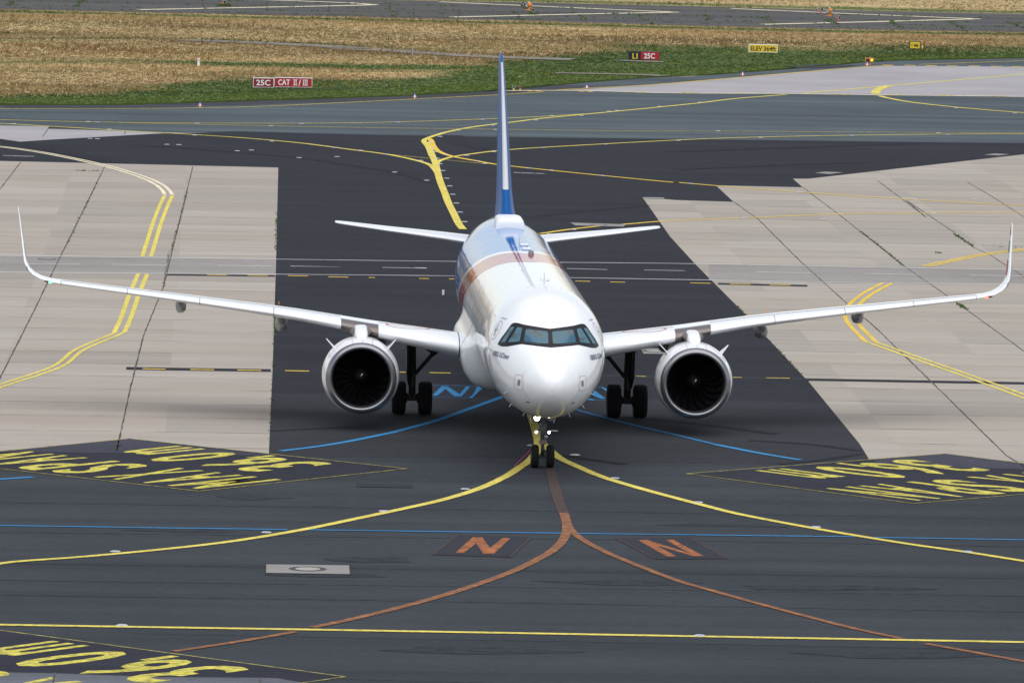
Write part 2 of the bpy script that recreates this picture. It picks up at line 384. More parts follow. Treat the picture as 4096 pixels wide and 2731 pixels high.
# seams and joints
for k, s in enumerate([[(-500, 2002), (0, 2009), (1400, 2030), (2800, 2053), (4096, 2076), (4600, 2085)], [(-500, 2119), (0, 2127), (1400, 2147.6), (2800, 2162), (4096, 2186), (4600, 2194)], [(-500, 2311), (0, 2319), (1400, 2339), (2800, 2360), (4096, 2384), (4600, 2392)],
        [(-500, 2371), (0, 2378.6), (1400, 2398), (2800, 2424), (4096, 2446), (4600, 2454)], [(536, 2533), (1400, 2550), (2800, 2574), (4096, 2599), (4600, 2608)], [(-500, 2244), (0, 2252), (2000, 2281), (4096, 2313), (4600, 2320)], [(1200, 2712), (1400, 2716), (2000, 2731), (2800, 2752)], [(1075, 1824), (1400, 1828), (2114, 1834), (2293, 1844), (3490, 1862)]]):
    line('pavement_seam', s, .13 if k not in (4, 5) else .08, M['seam'], 'dark seam between asphalt lanes', z=.006, sub=1, cat='seam')
JL = [vw([(48, 373), (0, 435), (-60, 515)]), vw([(243, 378), (190, 487), (135, 597), (68, 735), (0, 868), (-40, 950)]), vw([(443, 383), (412, 510), (375, 660), (330, 770), (300, 890), (268, 1035)])]
JRr = [R6([(275, 577), (395, 688)]) + W6([(395, 5), (560, 100), (840, 410), (1160, 700), (1340, 850), (1680, 1179)]) + [(4023, 1820), (4096, 1866), (4160, 1900)], W6([(430, -430), (965, 5), (1250, 215), (1540, 445), (1825, 640), (2352, 1020), (2700, 1270)]),
       R6([(1365, 545), (1560, 660), (2352, 1180)])[:1] + W6([(1000, -150), (1560, 5), (1890, 225)]), W6([(2000, 315), (2120, 370), (2352, 520), (2700, 750)]), R6([(1970, 555), (2150, 660), (2352, 790), (2700, 1000)])]
JRr[0] = R6([(395, 688)]) + W6([(560, 130), (840, 410), (1160, 700), (1340, 850), (1680, 1179)]) + [(4023, 1820), (4096, 1866)]
JRr[2] = R6([(1365, 545), (1690, 790)]) + W6([(1560, 5), (1890, 225)])
JRr[1] = R6([(860, 590), (1100, 770)]) + W6([(1250, 215), (1540, 445), (1825, 640), (2352, 1020), (2700, 1270)])
for j in JL: line('pavement_joint', j, .05, M['joint'], 'dark joint running along the left concrete apron', z=.0155, sub=1, jit=.03, step=.7, cat='joint')
for j in JRr: line('pavement_joint', j, .05, M['joint'], 'dark joint running along the right concrete apron', z=.0155, sub=1, jit=.03, step=.7, cat='joint')
line('pavement_joint', [R4([(335, 180), (285, 250)]), R4([(843, 212), (835, 232)])], .05, M['joint'], 'short joint across the concrete wedge', z=.0155, sub=1, cat='joint')
# overgrown joints: weeds growing out of the cracks
weeds = MB()
def weed_line(px, dens, h, spread=.05):
    P = [at(*p)[:2] for p in px]
    for a, b in zip(P[:-1], P[1:]):
        L = np.linalg.norm(b-a)
        for _ in range(int(L*dens)):
            t = rng.random(); q = a + (b-a)*t + rng.normal(0, spread, 2); hh = h*(.3 + rng.random()); aa = rng.random()*6.28; w = .03 + .05*rng.random()
            dx, dy = math.cos(aa)*w, math.sin(aa)*w
            weeds.add([(q[0]-dx, q[1]-dy, .01), (q[0]+dx, q[1]+dy, .01), (q[0]+rng.normal(0, .03), q[1]+rng.normal(0, .03), .01+hh)], [(0, 1, 2)])
weed_line(vw([(430, 440), (412, 510), (385, 600), (375, 660)]), 5, .03, .025)
weed_line(vw([(225, 415), (190, 487), (150, 570)]), 3, .04, .03)
weed_line([(1107, 850), (1103, 1000)], 6, .035, .025); weed_line([(1099, 1230), (1096, 1330)], 5, .035, .025); weed_line([(1096, 1330), (1090, 1485), (1078, 1800)], 2, .03, .02)
weed_line([(2950, 1225), (2990, 1270)], 8, .045, .03); weed_line([(3060, 1345), (3239, 1532)], 3, .03, .025)
weed_line(W6([(1250, 215), (1350, 290), (1540, 445)]), 8, .05, .03)
weed_line(W6([(1880, 230), (2010, 315)]), 16, .06, .04); weed_line(W6([(2010, 315), (2352, 322)]), 5, .04, .03); weed_line(W6([(2050, 299), (2200, 301)]), 3, .04, .03)
weed_line(R4([(510, 478), (690, 480)]), 12, .08); weed_line(W6([(1760, 360), (1800, 361)]), 30, .10); weed_line(W6([(1900, 700), (1970, 740)]), 12, .10)
weed_line(vw([(272, 1015), (268, 1035)]), 8, .04, .03)
tag(weeds.build('weeds', M['weedgreen'], fix=False), 'low green weeds growing from the concrete joints', 'weeds', kind='stuff')

# taxi lines
Y, TH = M['yellow'], M['yellow_thin']
line('taxi_line', vw([(-120, 1432.5), (0, 1435), (700, 1446), (1400, 1458), (2352, 1475), (2520, 1478)]), .33, Y, 'straight yellow taxi line along the bottom of the view', sub=2)
stem = [(2095, 1580), (2118, 1640), (2133, 1690), (2147, 1735), (2153, 1765)]
line('taxi_line', stem + [(2151, 1795), (2137, 1821), (2115, 1845), (2080, 1869), (2019, 1908)] + B2([(850, 350), (600, 425), (330, 485), (0, 555)]) + B1([(2000, 710), (1500, 790), (1000, 845), (500, 890), (100, 919)]) + [(-60, 2262), (-260, 2276)], .31, Y, 'yellow taxi line curving from the nose wheels to the left')
line('taxi_line', [(2153, 1755), (2172, 1776), (2193, 1795), (2217, 1816), (2246, 1837), (2300, 1862)] + B2([(1700, 267), (2000, 357), (2352, 450)]) + B3([(400, 510), (800, 588), (1200, 658), (1600, 722), (2000, 778), (2352, 833)]) + [(4330, 2277)], .31, Y, 'yellow taxi line curving from the nose wheels to the right', z=.0195)
line('taxi_line', R5([(760, 870), (735, 840), (697, 765), (660, 690), (635, 622), (610, 560), (592, 500), (578, 440), (556, 380), (530, 320), (508, 285)]), .38, Y, 'wide yellow centre line leading to the tail', z=.0195)
line('taxi_line', R5([(548, 380), (525, 320), (497, 278), (510, 264), (560, 245), (650, 218), (800, 188), (985, 163), (1060, 155), (1300, 125), (1650, 92), (2000, 58), (2352, 22)]) + R3([(400, 668), (750, 640)]), .33, Y, 'yellow line hooking from the centre line to the upper right')
line('taxi_line', R4([(-300, 127), (0, 135), (600, 150), (1300, 157.5), (2352, 157)]) + R5([(980, 128), (1300, 113), (1600, 96)]), .26, Y, 'thin yellow line along the middle of the far taxiway', z=.0205)
line('taxi_line', R4([(800, 156), (1500, 170), (2352, 187)]) + R5([(980, 199), (1600, 207), (2352, 212)]) + R6([(1000, 217), (2352, 225), (2800, 228)]), .22, TH, 'thin yellow line just above the dark asphalt edge')
line('taxi_line', R4([(-200, 152), (0, 160), (340, 180), (850, 210), (1110, 224), (1600, 255), (2000, 290), (2352, 335)]) + R5([(250, 368), (430, 405), (530, 435), (568, 468), (590, 500)]), .32, Y, 'yellow line sweeping from the left edge into the centre line', z=.021)
line('taxi_line', R5([(590, 470), (583, 445), (600, 412), (690, 384), (830, 363), (1060, 337), (1700, 298), (2352, 265)]) + R6([(580, 252), (1190, 240), (1840, 233), (2352, 230.5), (2800, 230)]), .30, Y, 'yellow line from the centre line to the right taxiway')
line('taxi_line', R5([(530, 262), (545, 275), (560, 310), (600, 350), (690, 382), (850, 412), (980, 435), (1200, 460), (1560, 497), (2000, 540), (2200, 558)]) + R6([(0, 557), (275, 580), (900, 628), (1540, 670), (2352, 714), (2800, 735)]), .34, M['ochre'], 'yellow line running from the centre line onto the right concrete', z=.022)
line('taxi_line', R5([(240, 365), (560, 397), (900, 430)]), .14, TH, 'faint thin yellow line crossing the centre line', sub=2, z=.017)
line('taxi_line', TL([(1165, 394), (1500, 346), (1800, 315), (2023, 299)]) + R6([(0, 813), (600, 792), (1100, 770), (1700, 762), (2352, 760), (2800, 762)]), .30, M['ochre'], 'yellow line from the tailplane across the right concrete')
def double(px, m, label, w=.22, off=.19, z=.018):
    P = curve_pts([at(*p) for p in px], 6); mb = MB()
    for s in (-1, 1):
        Q = []
        for i, p in enumerate(P):
            a = P[max(i-1, 0)]; b = P[min(i+1, len(P)-1)]; d = (b-a)/np.linalg.norm(b-a); Q.append(p + s*off*np.array([-d[1], d[0]]))
        mb.add(*ribbon(Q, w, z))
    me = mesh('double_line', mb.v, [f[::-1] for f in mb.f] if mesh_down(mb) else mb.f)
    return tag(link('double_line', me, m), label, 'marking', kind='structure')
def mesh_down(mb):
    a, b, c = (np.array(mb.v[i]) for i in mb.f[0][:3]); return np.cross(b-a, c-a)[2] < 0
double(R4([(-300, 290), (0, 316), (250, 350), (450, 387), (700, 442), (900, 500), (1000, 537), (1070, 572), (1115, 610), (1132, 640)]), M['cream'], 'faded yellow double line bending on the left concrete', .2, .19)
double(R4([(1132, 645), (1095, 725), (1055, 830)]) + W5([(968, 200), (920, 356)]), Y, 'bright yellow double line above the service road at left', .19, .20)
double(W5([(895, 466), (843, 590), (790, 740), (748, 834)]), Y, 'bright yellow double line passing under the left wing', .19, .20)
double(W5([(752, 832), (700, 855), (500, 940)]) + vw([(130, 843), (0, 887), (-90, 918)]), Y, 'bright yellow double line leaving the view at left', .16, .17, z=.0195)
double(W6([(2700, 285), (2352, 334), (2100, 366), (1900, 404), (1690, 448)]), M['ochre'], 'ochre double line curving in from the right edge', .2, .17)
double(W6([(1430, 562), (1300, 632), (1210, 705), (1178, 765), (1200, 830), (1320, 960)]), M['ochre'], 'yellow double line curving under the right wing', .19, .21)
double(W6([(1318, 957), (1560, 1043), (1930, 1172), (2352, 1325), (2600, 1425)]), Y, 'yellow double line leaving the view at right', .17, .19, z=.0195)
# taxiway edges and hold lines
line('edge_line', [(-300, 436), (476, 436)] + R1([(1580, 724), (2352, 690)]) + R2([(500, 665), (990, 640), (1300, 620)]), .30, TH, 'thin worn yellow edge line along the grass', sub=2, z=.019)
line('edge_line', [(2230, 361), (2552, 344.5), (2700, 333.5), (3145, 295.5), (3472, 268), (3561, 264)], .30, M['ochre'], 'yellow edge line on top of the pale concrete', sub=2, z=.02)
line('edge_line', R3([(1640, 437), (2352, 412), (2700, 400)]), .3, TH, 'short yellow line at the far right shoulder', sub=1)
line('hold_line', [R2([(1040, 612), (1600, 611), (1950, 624), (2352, 630)]) + R3([(750, 633), (1400, 643), (2352, 653), (2700, 657)])], .5, M['cream'], 'pale hold line between asphalt and pale concrete', sub=2, z=.0205)
line('hold_dashes', [R2([(a, b), (a+28, b)]) for a, b in ((1195, 615), (1252, 615), (1540, 618), (1598, 619), (1885, 622), (1940, 623), (2235, 626), (2290, 627))] + [R3([(a, b), (a+30, b+.4)]) for a, b in ((50, 626), (105, 627), (430, 630), (1090, 638), (1150, 639), (1435, 643), (1490, 643), (1790, 646), (1840, 647), (2130, 650), (2185, 651))], .8, M['ochre'], 'pairs of yellow dashes along the hold line', sub=1, z=.023)
line('hold_dashes', [R3([(a, b), (a+75, b+2)]) for a, b in ((1400, 441), (1545, 442), (1690, 444), (1830, 445), (1980, 447), (2130, 449), (2270, 451))], .7, M['ochre'], 'yellow dashes on the far right shoulder', sub=1)
line('taxi_line', R3([(860, 630), (1410, 584), (2352, 503), (2700, 473)]), .36, Y, 'yellow line across the pale concrete', sub=2)
line('taxi_line', R3([(1440, 580), (1400, 592), (1368, 606), (1352, 625), (1356, 636)]), .62, Y, 'short wide yellow hook on the pale concrete', z=.0195)
line('taxi_line', R3([(1376, 648), (1440, 664), (1600, 692), (1900, 725), (2280, 757), (2700, 785)]), .40, Y, 'yellow line below the pale concrete hook')
# closed far taxiway
OT = [(-900, -38), (976, -12), (1578, 2), (2114, 11), (2800, 27), (3293, 40), (4096, 57.6), (4900, 74)]
OB = [(-900, 21), (0, 37), (476, 48), (893, 58), (1400, 70), (1995, 83), (2800, 104), (3293, 116), (4096, 129), (4900, 142)]
sheet('old_taxiway', OT + OB[::-1], .004, M['oldtaxi'], 'cracked grey closed taxiway at the top of the view', 'taxiway')
for pl, lb in [([R1([(930, 68), (2352, 40)]) + R2([(170, 35)]), R1([(1640, -4), (2352, 22)]) + R2([(170, 35)])], 'long cream cross arm at the left of the old taxiway'),
               ([R2([(680, 118), (1500, 98), (2200, 85)]), R2([(600, 15), (1500, 55), (2200, 85)])], 'long cream arrow in the middle of the old taxiway'),
               ([R3([(590, 167), (1300, 150), (2045, 130)]), R3([(380, 60), (1200, 96), (2045, 130)])], 'long cream arrow at the right of the old taxiway')]:
    line('closed_marking', pl, .95, M['cream'], lb, sub=1)
oj = [R1([(60, 45), (125, -10)]), R1([(500, 55), (560, 8)]), R2([(300, 125), (250, 0)]), R2([(1110, 80), (1155, 140)]), R2([(1480, 50), (1540, 95), (1575, 140)]), R2([(1900, 90), (2040, 165)]), R3([(190, 105), (235, 135)]), R3([(590, 115), (690, 185)]), R3([(1020, 130), (1100, 180)]), R3([(1430, 140), (1540, 200)]), R3([(1840, 145), (1970, 215)]), R3([(2240, 150), (2352, 195)])]
line('pavement_joint', oj, .3, M['joint'], 'crooked cross joints of the old taxiway', z=.012, sub=1, cat='joint')
# dirt tracks in the grass
line('dirt_path', R1([(1250, 271), (1600, 285), (2000, 303), (2352, 325)]) + R2([(0, 331), (300, 345), (600, 366), (1000, 387), (1300, 396), (1500, 402)]), 3.3, M['dirt'], 'grey gravel track through the dry grass', z=.03, cat='path')
line('dirt_path', R2([(1380, 493), (1700, 499), (2000, 506), (2200, 517), (2300, 512)]), 1.6, M['dirt'], 'thin gravel track beside the shoulder', z=.03, cat='path')
line('dirt_path', zm(2400, 180, 5.88)([(480, 366), (900, 390), (1300, 404), (1500, 408)]), 1.8, M['dirt'], 'short gravel strip in front of the black and red sign', z=.03, cat='path')
line('dirt_path', R3([(820, 457), (950, 452), (1100, 440)]), 3.0, M['shoulder'], 'asphalt tongue beside the warning lamp', z=.03, cat='path')

# coloured stand markings
BL, BD = M['blue'], M['blue_dull']
line('blue_line', [vw([(-60, 1206), (0, 1207), (330, 1212), (660, 1216.5)]), vw([(710, 1217), (1300, 1225), (1963, 1233)]), vw([(2010, 1234.5), (2352, 1240), (2450, 1241.5)])], .17, BL, 'straight blue line crossing in front of the aircraft', sub=2, z=.017)
line('blue_line', vw([(645, 1036), (720, 1027), (790, 1016), (900, 994)]), .26, BL, 'bright blue arc end by the left concrete', z=.017)
line('blue_line', vw([(900, 994), (1000, 967), (1090, 935), (1165, 908), (1240, 880)]), .26, BL, 'blue arc left of the nose wheels', z=.017)
line('blue_line', vw([(1838, 1056.5), (1750, 1042), (1645, 1021.5)]), .26, BL, 'bright blue arc end right of the nose', z=.017)
line('blue_line', vw([(1645, 1021.5), (1560, 1001), (1440, 973), (1380, 957), (1320, 940), (1250, 915)]), .22, BD, 'dull blue arc right of the nose wheels', z=.017)
line('blue_line', vw([(-60, 1105), (0, 1101), (75, 1096)]), .28, BL, 'short blue line end at the left edge', z=.017)
def box_outline(name, c, w, m, label):
    line(name, [[c[i], c[(i+1) % 4]] for i in range(4)], w, m, label, sub=1, z=.017)
sheet('painted_ground', E2([(1340, 886), (1932, 903), (1802, 1030), (1250, 1020)]), .0145, M['faintground'], 'black painted field under the blue letter by the left main wheels', 'marking')
polys('blue_letter', [E2([(1380, 1003), (1435, 1003), (1522, 932), (1540, 905), (1480, 905)]), E2([(1540, 905), (1522, 932), (1610, 1010), (1660, 1010), (1668, 986)]), E2([(1668, 986), (1660, 1010), (1690, 1008), (1780, 912), (1735, 908)]), E2([(1855, 903), (1932, 903), (1925, 920), (1880, 950), (1800, 1030), (1765, 1026), (1810, 990)])], BL, 'blue letter N painted beside the left main wheels', .02)
line('blue_outline', [E2([(1340, 887), (1930, 903)]), E2([(1300, 1019), (1800, 1028)])], .09, BL, 'thin blue frame around the blue letter', sub=1, z=.017)
Q1 = zm(1700, 1100, 1.96)
polys('blue_letter', [Q1([(1285, 920), (1320, 900), (1418, 972), (1380, 972), (1330, 955)]), Q1([(1240, 980), (1262, 966), (1330, 978), (1328, 985)]), Q1([(1375, 882), (1400, 884), (1440, 905), (1440, 925)])], BL, 'blue triangular letter strokes beside the right main wheels', .02)
line('blue_outline', [Q1([(1320, 880), (1400, 884)]), Q1([(1250, 984), (1440, 984)])], .09, BL, 'thin blue frame by the right main wheels', sub=1, z=.017)
OR = M['orange']
line('orange_line', vw([(1263, 1075), (1272, 1110), (1283, 1150), (1295, 1180)]), .34, M['orange_faint'], 'faint orange line ahead of the nose wheels', z=.016)
line('orange_line', vw([(1295, 1178), (1301, 1200), (1302, 1218), (1292, 1242), (1270, 1264), (1240, 1282), (1180, 1311), (1100, 1341), (1000, 1373), (900, 1400), (800, 1424), (718, 1441)]), .29, OR, 'orange line splitting off to the left')
line('orange_line', vw([(678, 1451), (600, 1465), (500, 1481), (400, 1496)]), .25, OR, 'orange line end below the straight yellow line', z=.0185)
line('orange_line', vw([(1296, 1183), (1306, 1208), (1320, 1226), (1345, 1244), (1400, 1272), (1480, 1305), (1560, 1335), (1640, 1358), (1740, 1386), (1850, 1415), (1960, 1443), (2072, 1467)]), .24, OR, 'orange line splitting off to the right', z=.0195)
line('orange_line', vw([(2125, 1478), (2220, 1495), (2352, 1519), (2450, 1537)]), .25, OR, 'orange line end at the bottom right', z=.0185)
sheet('painted_ground', B2([(725, 652), (1222, 668), (1075, 803), (555, 786)]), .0145, M['faintground'], 'dark painted field under the left orange letter', 'marking')
polys('orange_letter', [B2([(708, 776), (765, 776), (848, 712), (825, 672)]), B2([(825, 672), (890, 673), (940, 744), (968, 782), (895, 782), (848, 712)]), B2([(968, 782), (940, 744), (1028, 676), (1078, 678)])], M['orange_txt'], 'orange letter N left of the orange lines', .02)
box_outline('orange_outline', B2([(725, 652), (1222, 668), (1075, 803), (555, 786)]), .07, M['orange_faint'], 'thin orange frame around the left letter')
sheet('painted_ground', B2([(1785, 675), (2290, 675)]) + [(2911, 2234), (2619, 2235)], .0145, M['faintground'], 'dark painted field under the right orange letter', 'marking')
polys('orange_letter', [[(2552, 2161), (2588, 2161), (2706, 2226), (2666, 2226)], [(2662, 2160), (2693, 2160), (2815, 2225), (2773, 2225), (2758, 2213)], [(2588, 2161), (2758, 2213), (2773, 2225), (2625, 2182)]], M['orange_txt'], 'orange letter N right of the orange lines', .02)
box_outline('orange_outline', B2([(1785, 675), (2290, 675)]) + [(2911, 2234), (2619, 2235)], .07, M['orange_faint'], 'thin orange frame around the right letter')
line('pink_line', N7([(1085, 1010), (960, 1130), (860, 1230)]), .035, M['pinkline'], 'thin pink line beside the left nose wheel', sub=1)
polys('paint_patch', [B2([(40, 308), (420, 314), (418, 338), (45, 332)])], M['patch'], 'scuffed grey patch left of the nose wheels', .016)
line('paint_patch', [R5([(1100, 490), (1140, 491)]), R5([(1145, 492), (1235, 495)]), R5([(1242, 495), (1306, 498)])], .4, M['white_faint'], 'worn pale bar right of the tail', sub=1)
line('paint_patch', [R4([(20, 376), (228, 382)])], .4, M['white_faint'], 'worn pale bar near the left edge', sub=1)
line('paint_patch', [TL([(185, 962), (183, 1015)])], .1, M['white_faint'], 'small pale mark left of the red band', sub=1)

M['rubber'] = paint('tyre_mark', (.021, .021, .027), .5, (.03, .031, .04), .8)
for px, w in ((R4([(-100, 262), (240, 312), (560, 375), (780, 425)]), 1.6), (R4([(900, 300), (1500, 345), (2100, 400), (2352, 440)]), .8), (R5([(690, 240), (720, 280), (780, 305), (900, 330)]), 1.2), (R5([(0, 440), (300, 485), (560, 560)]), .7), (R5([(1190, 790), (1600, 745), (2000, 712)]), .5),
              (R6([(0, 350), (800, 320), (1600, 295)]), 1.4), (R6([(0, 470), (700, 440), (1300, 420)]), 1.0), (E3([(800, 1240), (1400, 1310), (2100, 1400)]), .45), (N7([(1500, 1080), (2352, 1200)]), .4), (B1([(1810, 40), (2352, 12)]), .35), (B3([(500, 20), (900, 45), (1250, 90)]), .35), (B3([(700, 180), (1000, 150), (1250, 110)]), .3)):
    line('tyre_mark', px, w, M['rubber'], 'faint dark tyre track on the asphalt', z=.0142, cat='tyre mark')

# ------------------------------------------------------------------ lettering on the ground
def text_mesh(body, res=3, bold=0.0):
    cu = bpy.data.curves.new('txt', 'FONT'); cu.body = body; cu.size = 1; cu.offset = bold; cu.resolution_u = res; cu.fill_mode = 'FRONT'
    o = bpy.data.objects.new('txt', cu); COL.objects.link(o)
    me = bpy.data.meshes.new_from_object(o.evaluated_get(bpy.context.evaluated_depsgraph_get()))
    bpy.data.objects.remove(o); bpy.data.curves.remove(cu)
    n = len(me.vertices); a = np.zeros(n*3); me.vertices.foreach_get('co', a); a = a.reshape(-1, 3)
    lo = a[:, :2].min(0); hi = a[:, :2].max(0); a[:, :2] = (a[:, :2]-lo)/(hi-lo)
    return me, a
def text_quad(name, body, fn, m, parent=None, bold=0.0):
    """fn maps unit square (s, t) to a point"""
    me, a = text_mesh(body, 3, bold)
    me.vertices.foreach_set('co', np.array([fn(p[0], p[1]) for p in a]).ravel()); me.update(); me.materials.clear()
    return link(name, me, m, parent)
TLc, TRc, TBc = at(518, 1755)[:2], at(1628, 1875)[:2], at(795, 1965)[:2]
def span_sign(top, right, bot, right_reading, label):
    """12 m x 10 m painted field: black ground, yellow frame, two rows of yellow letters"""
    o4 = top + bot - right
    sheet('painted_ground', [top, right, bot, o4], .0145, M['signground'], 'black painted field of ' + label, 'marking', ground=True)
    line('sign_frame', [[a, b] for a, b in ((top, right), (right, bot), (bot, o4), (o4, top))], .085, M['frame_yellow'], 'thin yellow frame around ' + label, sub=1, ground=True, z=.0165)
    if right_reading: org, ex, ey = right, top-right, bot-right
    else: org, ex, ey = top, right-top, o4-top
    for ch, s0, s1, t0, t1 in (('M', .037, .142, .558, .958), ('A', .172, .270, .556, .958), ('X', .312, .405, .552, .955), ('S', .482, .582, .562, .950), ('P', .612, .702, .552, .958), ('A', .730, .822, .553, .955), ('N', .852, .942, .553, .952),
                               ('3', .203, .307, .062, .455), ('6', .335, .437, .070, .452), ('0', .512, .618, .074, .460), ('m', .678, .786, .052, .340)):
        o = text_quad('sign_lettering', ch, lambda s, t: (*(org + ex*(s0 + (s1-s0)*s) + ey*(t0 + (t1-t0)*t)), .02), M['yellow_txt'], bold=.022)
        tag(o, 'yellow letter %s of %s' % (ch, label), 'marking', kind='structure')
    q = [org + ex*a_ + ey*b_ for a_, b_ in ((.436, .033), (.460, .033), (.460, .152), (.436, .152))]
    tag(sheet('sign_lettering', q, .02, M['yellow_txt'], 'yellow dot of ' + label, 'marking', ground=True))
span_sign(TLc, TRc, TBc, True, 'the wingspan notice left of the nose')
RTc, RLc, RBc = at(3780, 1815)[:2], at(2746, 1895)[:2], at(3653, 2014)[:2]
span_sign(RLc, RTc, RTc + RBc - RLc, True, 'the wingspan notice right of the nose')
sh = at(140, 2590)[:2] - at(655, 1800)[:2]
span_sign(TLc + sh, TRc + sh, TBc + sh, True, 'the wingspan notice at the bottom left corner')

M['faded'] = asphalt('faded_black_paint', (.058, .059, .078), .15, .2); M['faded2'] = asphalt('faded_paint_on_slab', (.115, .122, .142), .2, .2)
sheet('painted_ground', [(518, 1757), (1074, 1820), (1074, 1822.5), (464, 1811), (0, 1807), (0, 1804)], .0155, M['faded'], 'faded black paint on the left concrete', 'marking')
sheet('painted_ground', [(3780, 1816.5), (3496, 1838), (3502, 1861), (4096, 1877), (4096, 1857)], .0155, M['faded'], 'faded black paint on the right concrete', 'marking')
sheet('painted_ground', [(-250, 2682), (0, 2689), (220, 2693), (631, 2709), (1042, 2711), (1110, 2713), (1235, 2735), (1235, 2760), (-250, 2760)], .0155, M['faded2'], 'faded paint on the slab at the bottom left corner', 'marking')
line('pavement_joint', [C1([(372, 826), (355, 895)]), C1([(1749, 858), (1748, 900)])], .05, M['joint'], 'short joint in the slab at the bottom left corner', z=.021, sub=1, cat='joint')
M['oil'] = paint('oil_stain', (.024, .025, .03), .75, (.042, .047, .056), .9)
for u, v, a_, b_ in ((1500, 2238, 1.2, .9), (1330, 2300, 1.6, .5), (700, 2120, 1.5, .6), (2500, 2330, 2.2, .5), (3300, 2350, 2.6, .6), (1000, 1990, 1.1, .5), (2900, 2100, 1.8, .5), (1900, 2600, 2.4, .6), (3600, 2620, 2.5, .6)):
    c = at(u, v); sheet('oil_stain', [(c[0] + a_*math.cos(t)*(1+.25*math.sin(3*t+u)), c[1] + b_*math.sin(t)*(1+.3*math.sin(2*t+v))) for t in [2*math.pi*i/28 for i in range(28)]], .0085, M['oil'], 'dark worn stain on the apron asphalt', 'stain', ground=True)

# ------------------------------------------------------------------ the airliner
M['skin'] = mat('white_aircraft_paint', (.80, .81, .83), .14, spec=.5); 
M['livery'] = mat('fuselage_livery', (.82, .83, .85), .06, spec=.40)
M['fairing'] = mat('shaded_fairing_grey', (.34, .34, .35), .4)  # grey holds the shade under the wing, painted into the flap fairings
M['blue_paint'] = mat('blue_aircraft_paint', (.006, .085, .29), .35, spec=.10)
M['le_metal'] = mat('bare_leading_edge', (.56, .56, .58), .4, .1)
M['lip'] = mat('brushed_inlet_metal', (.27, .27, .29), .30, .85)
M['pylon_metal'] = mat('brownish_bare_metal', (.22, .19, .18), .35, .6)
M['mask'] = mat('black_window_surround', (.010, .010, .013), .45, spec=.3)
M['glass'] = mat('coated_cockpit_glass', (.05, .17, .24), .1, spec=.4)
M['side_glass'] = mat('side_cockpit_glass', (.12, .24, .29), .12, spec=.4)
M['cabin_glass'] = mat('cabin_window', (.11, .105, .095), .15)  # lightened, warm base colour: reflection of the concrete painted into the panes
M['tyre'] = mat('tyre_rubber', (.010, .010, .011), .85, spec=.2)
M['hub'] = mat('wheel_hub', (.55, .55, .56), .4, .3)
M['gear'] = mat('gear_strut_grey', (.10, .10, .115), .45, .3)
M['gear_dark'] = mat('gear_strut_dark', (.020, .020, .023), .6)  # near-black: shade on the landing gear is put into the colour
M['chrome'] = mat('chrome_piston', (.65, .67, .7), .12, 1.0)
M['fan'] = mat('fan_blade', (.035, .035, .042), .22, .8)
M['duct'] = mat('inlet_duct', (.008, .008, .010), .6)
M['spinner'] = mat('spinner_black', (.008, .008, .009), .5)
M['lit'] = mat('lit_white_lamp', (1, 1, 1), .3, emit=(1, .97, .92), estr=7)
M['unlit'] = mat('unlit_glass_lamp', (.35, .36, .4), .1, .2)
M['nav_red'] = mat('lit_red_lamp', (1, .1, .05), .3, emit=(1, .08, .04), estr=3)
M['nav_green'] = mat('lit_green_lamp', (.1, 1, .4), .3, emit=(.1, 1, .35), estr=2)
M['ink'] = mat('dark_blue_lettering', (.03, .035, .12), .4)
M['seamgrey'] = mat('panel_gap', (.22, .23, .25), .6)
M['redtick'] = mat('red_stencil', (.45, .08, .08), .5)
M['logo_red'] = mat('red_emblem', (.40, .02, .03), .35)
M['logo_green'] = mat('green_emblem', (.02, .16, .08), .35)
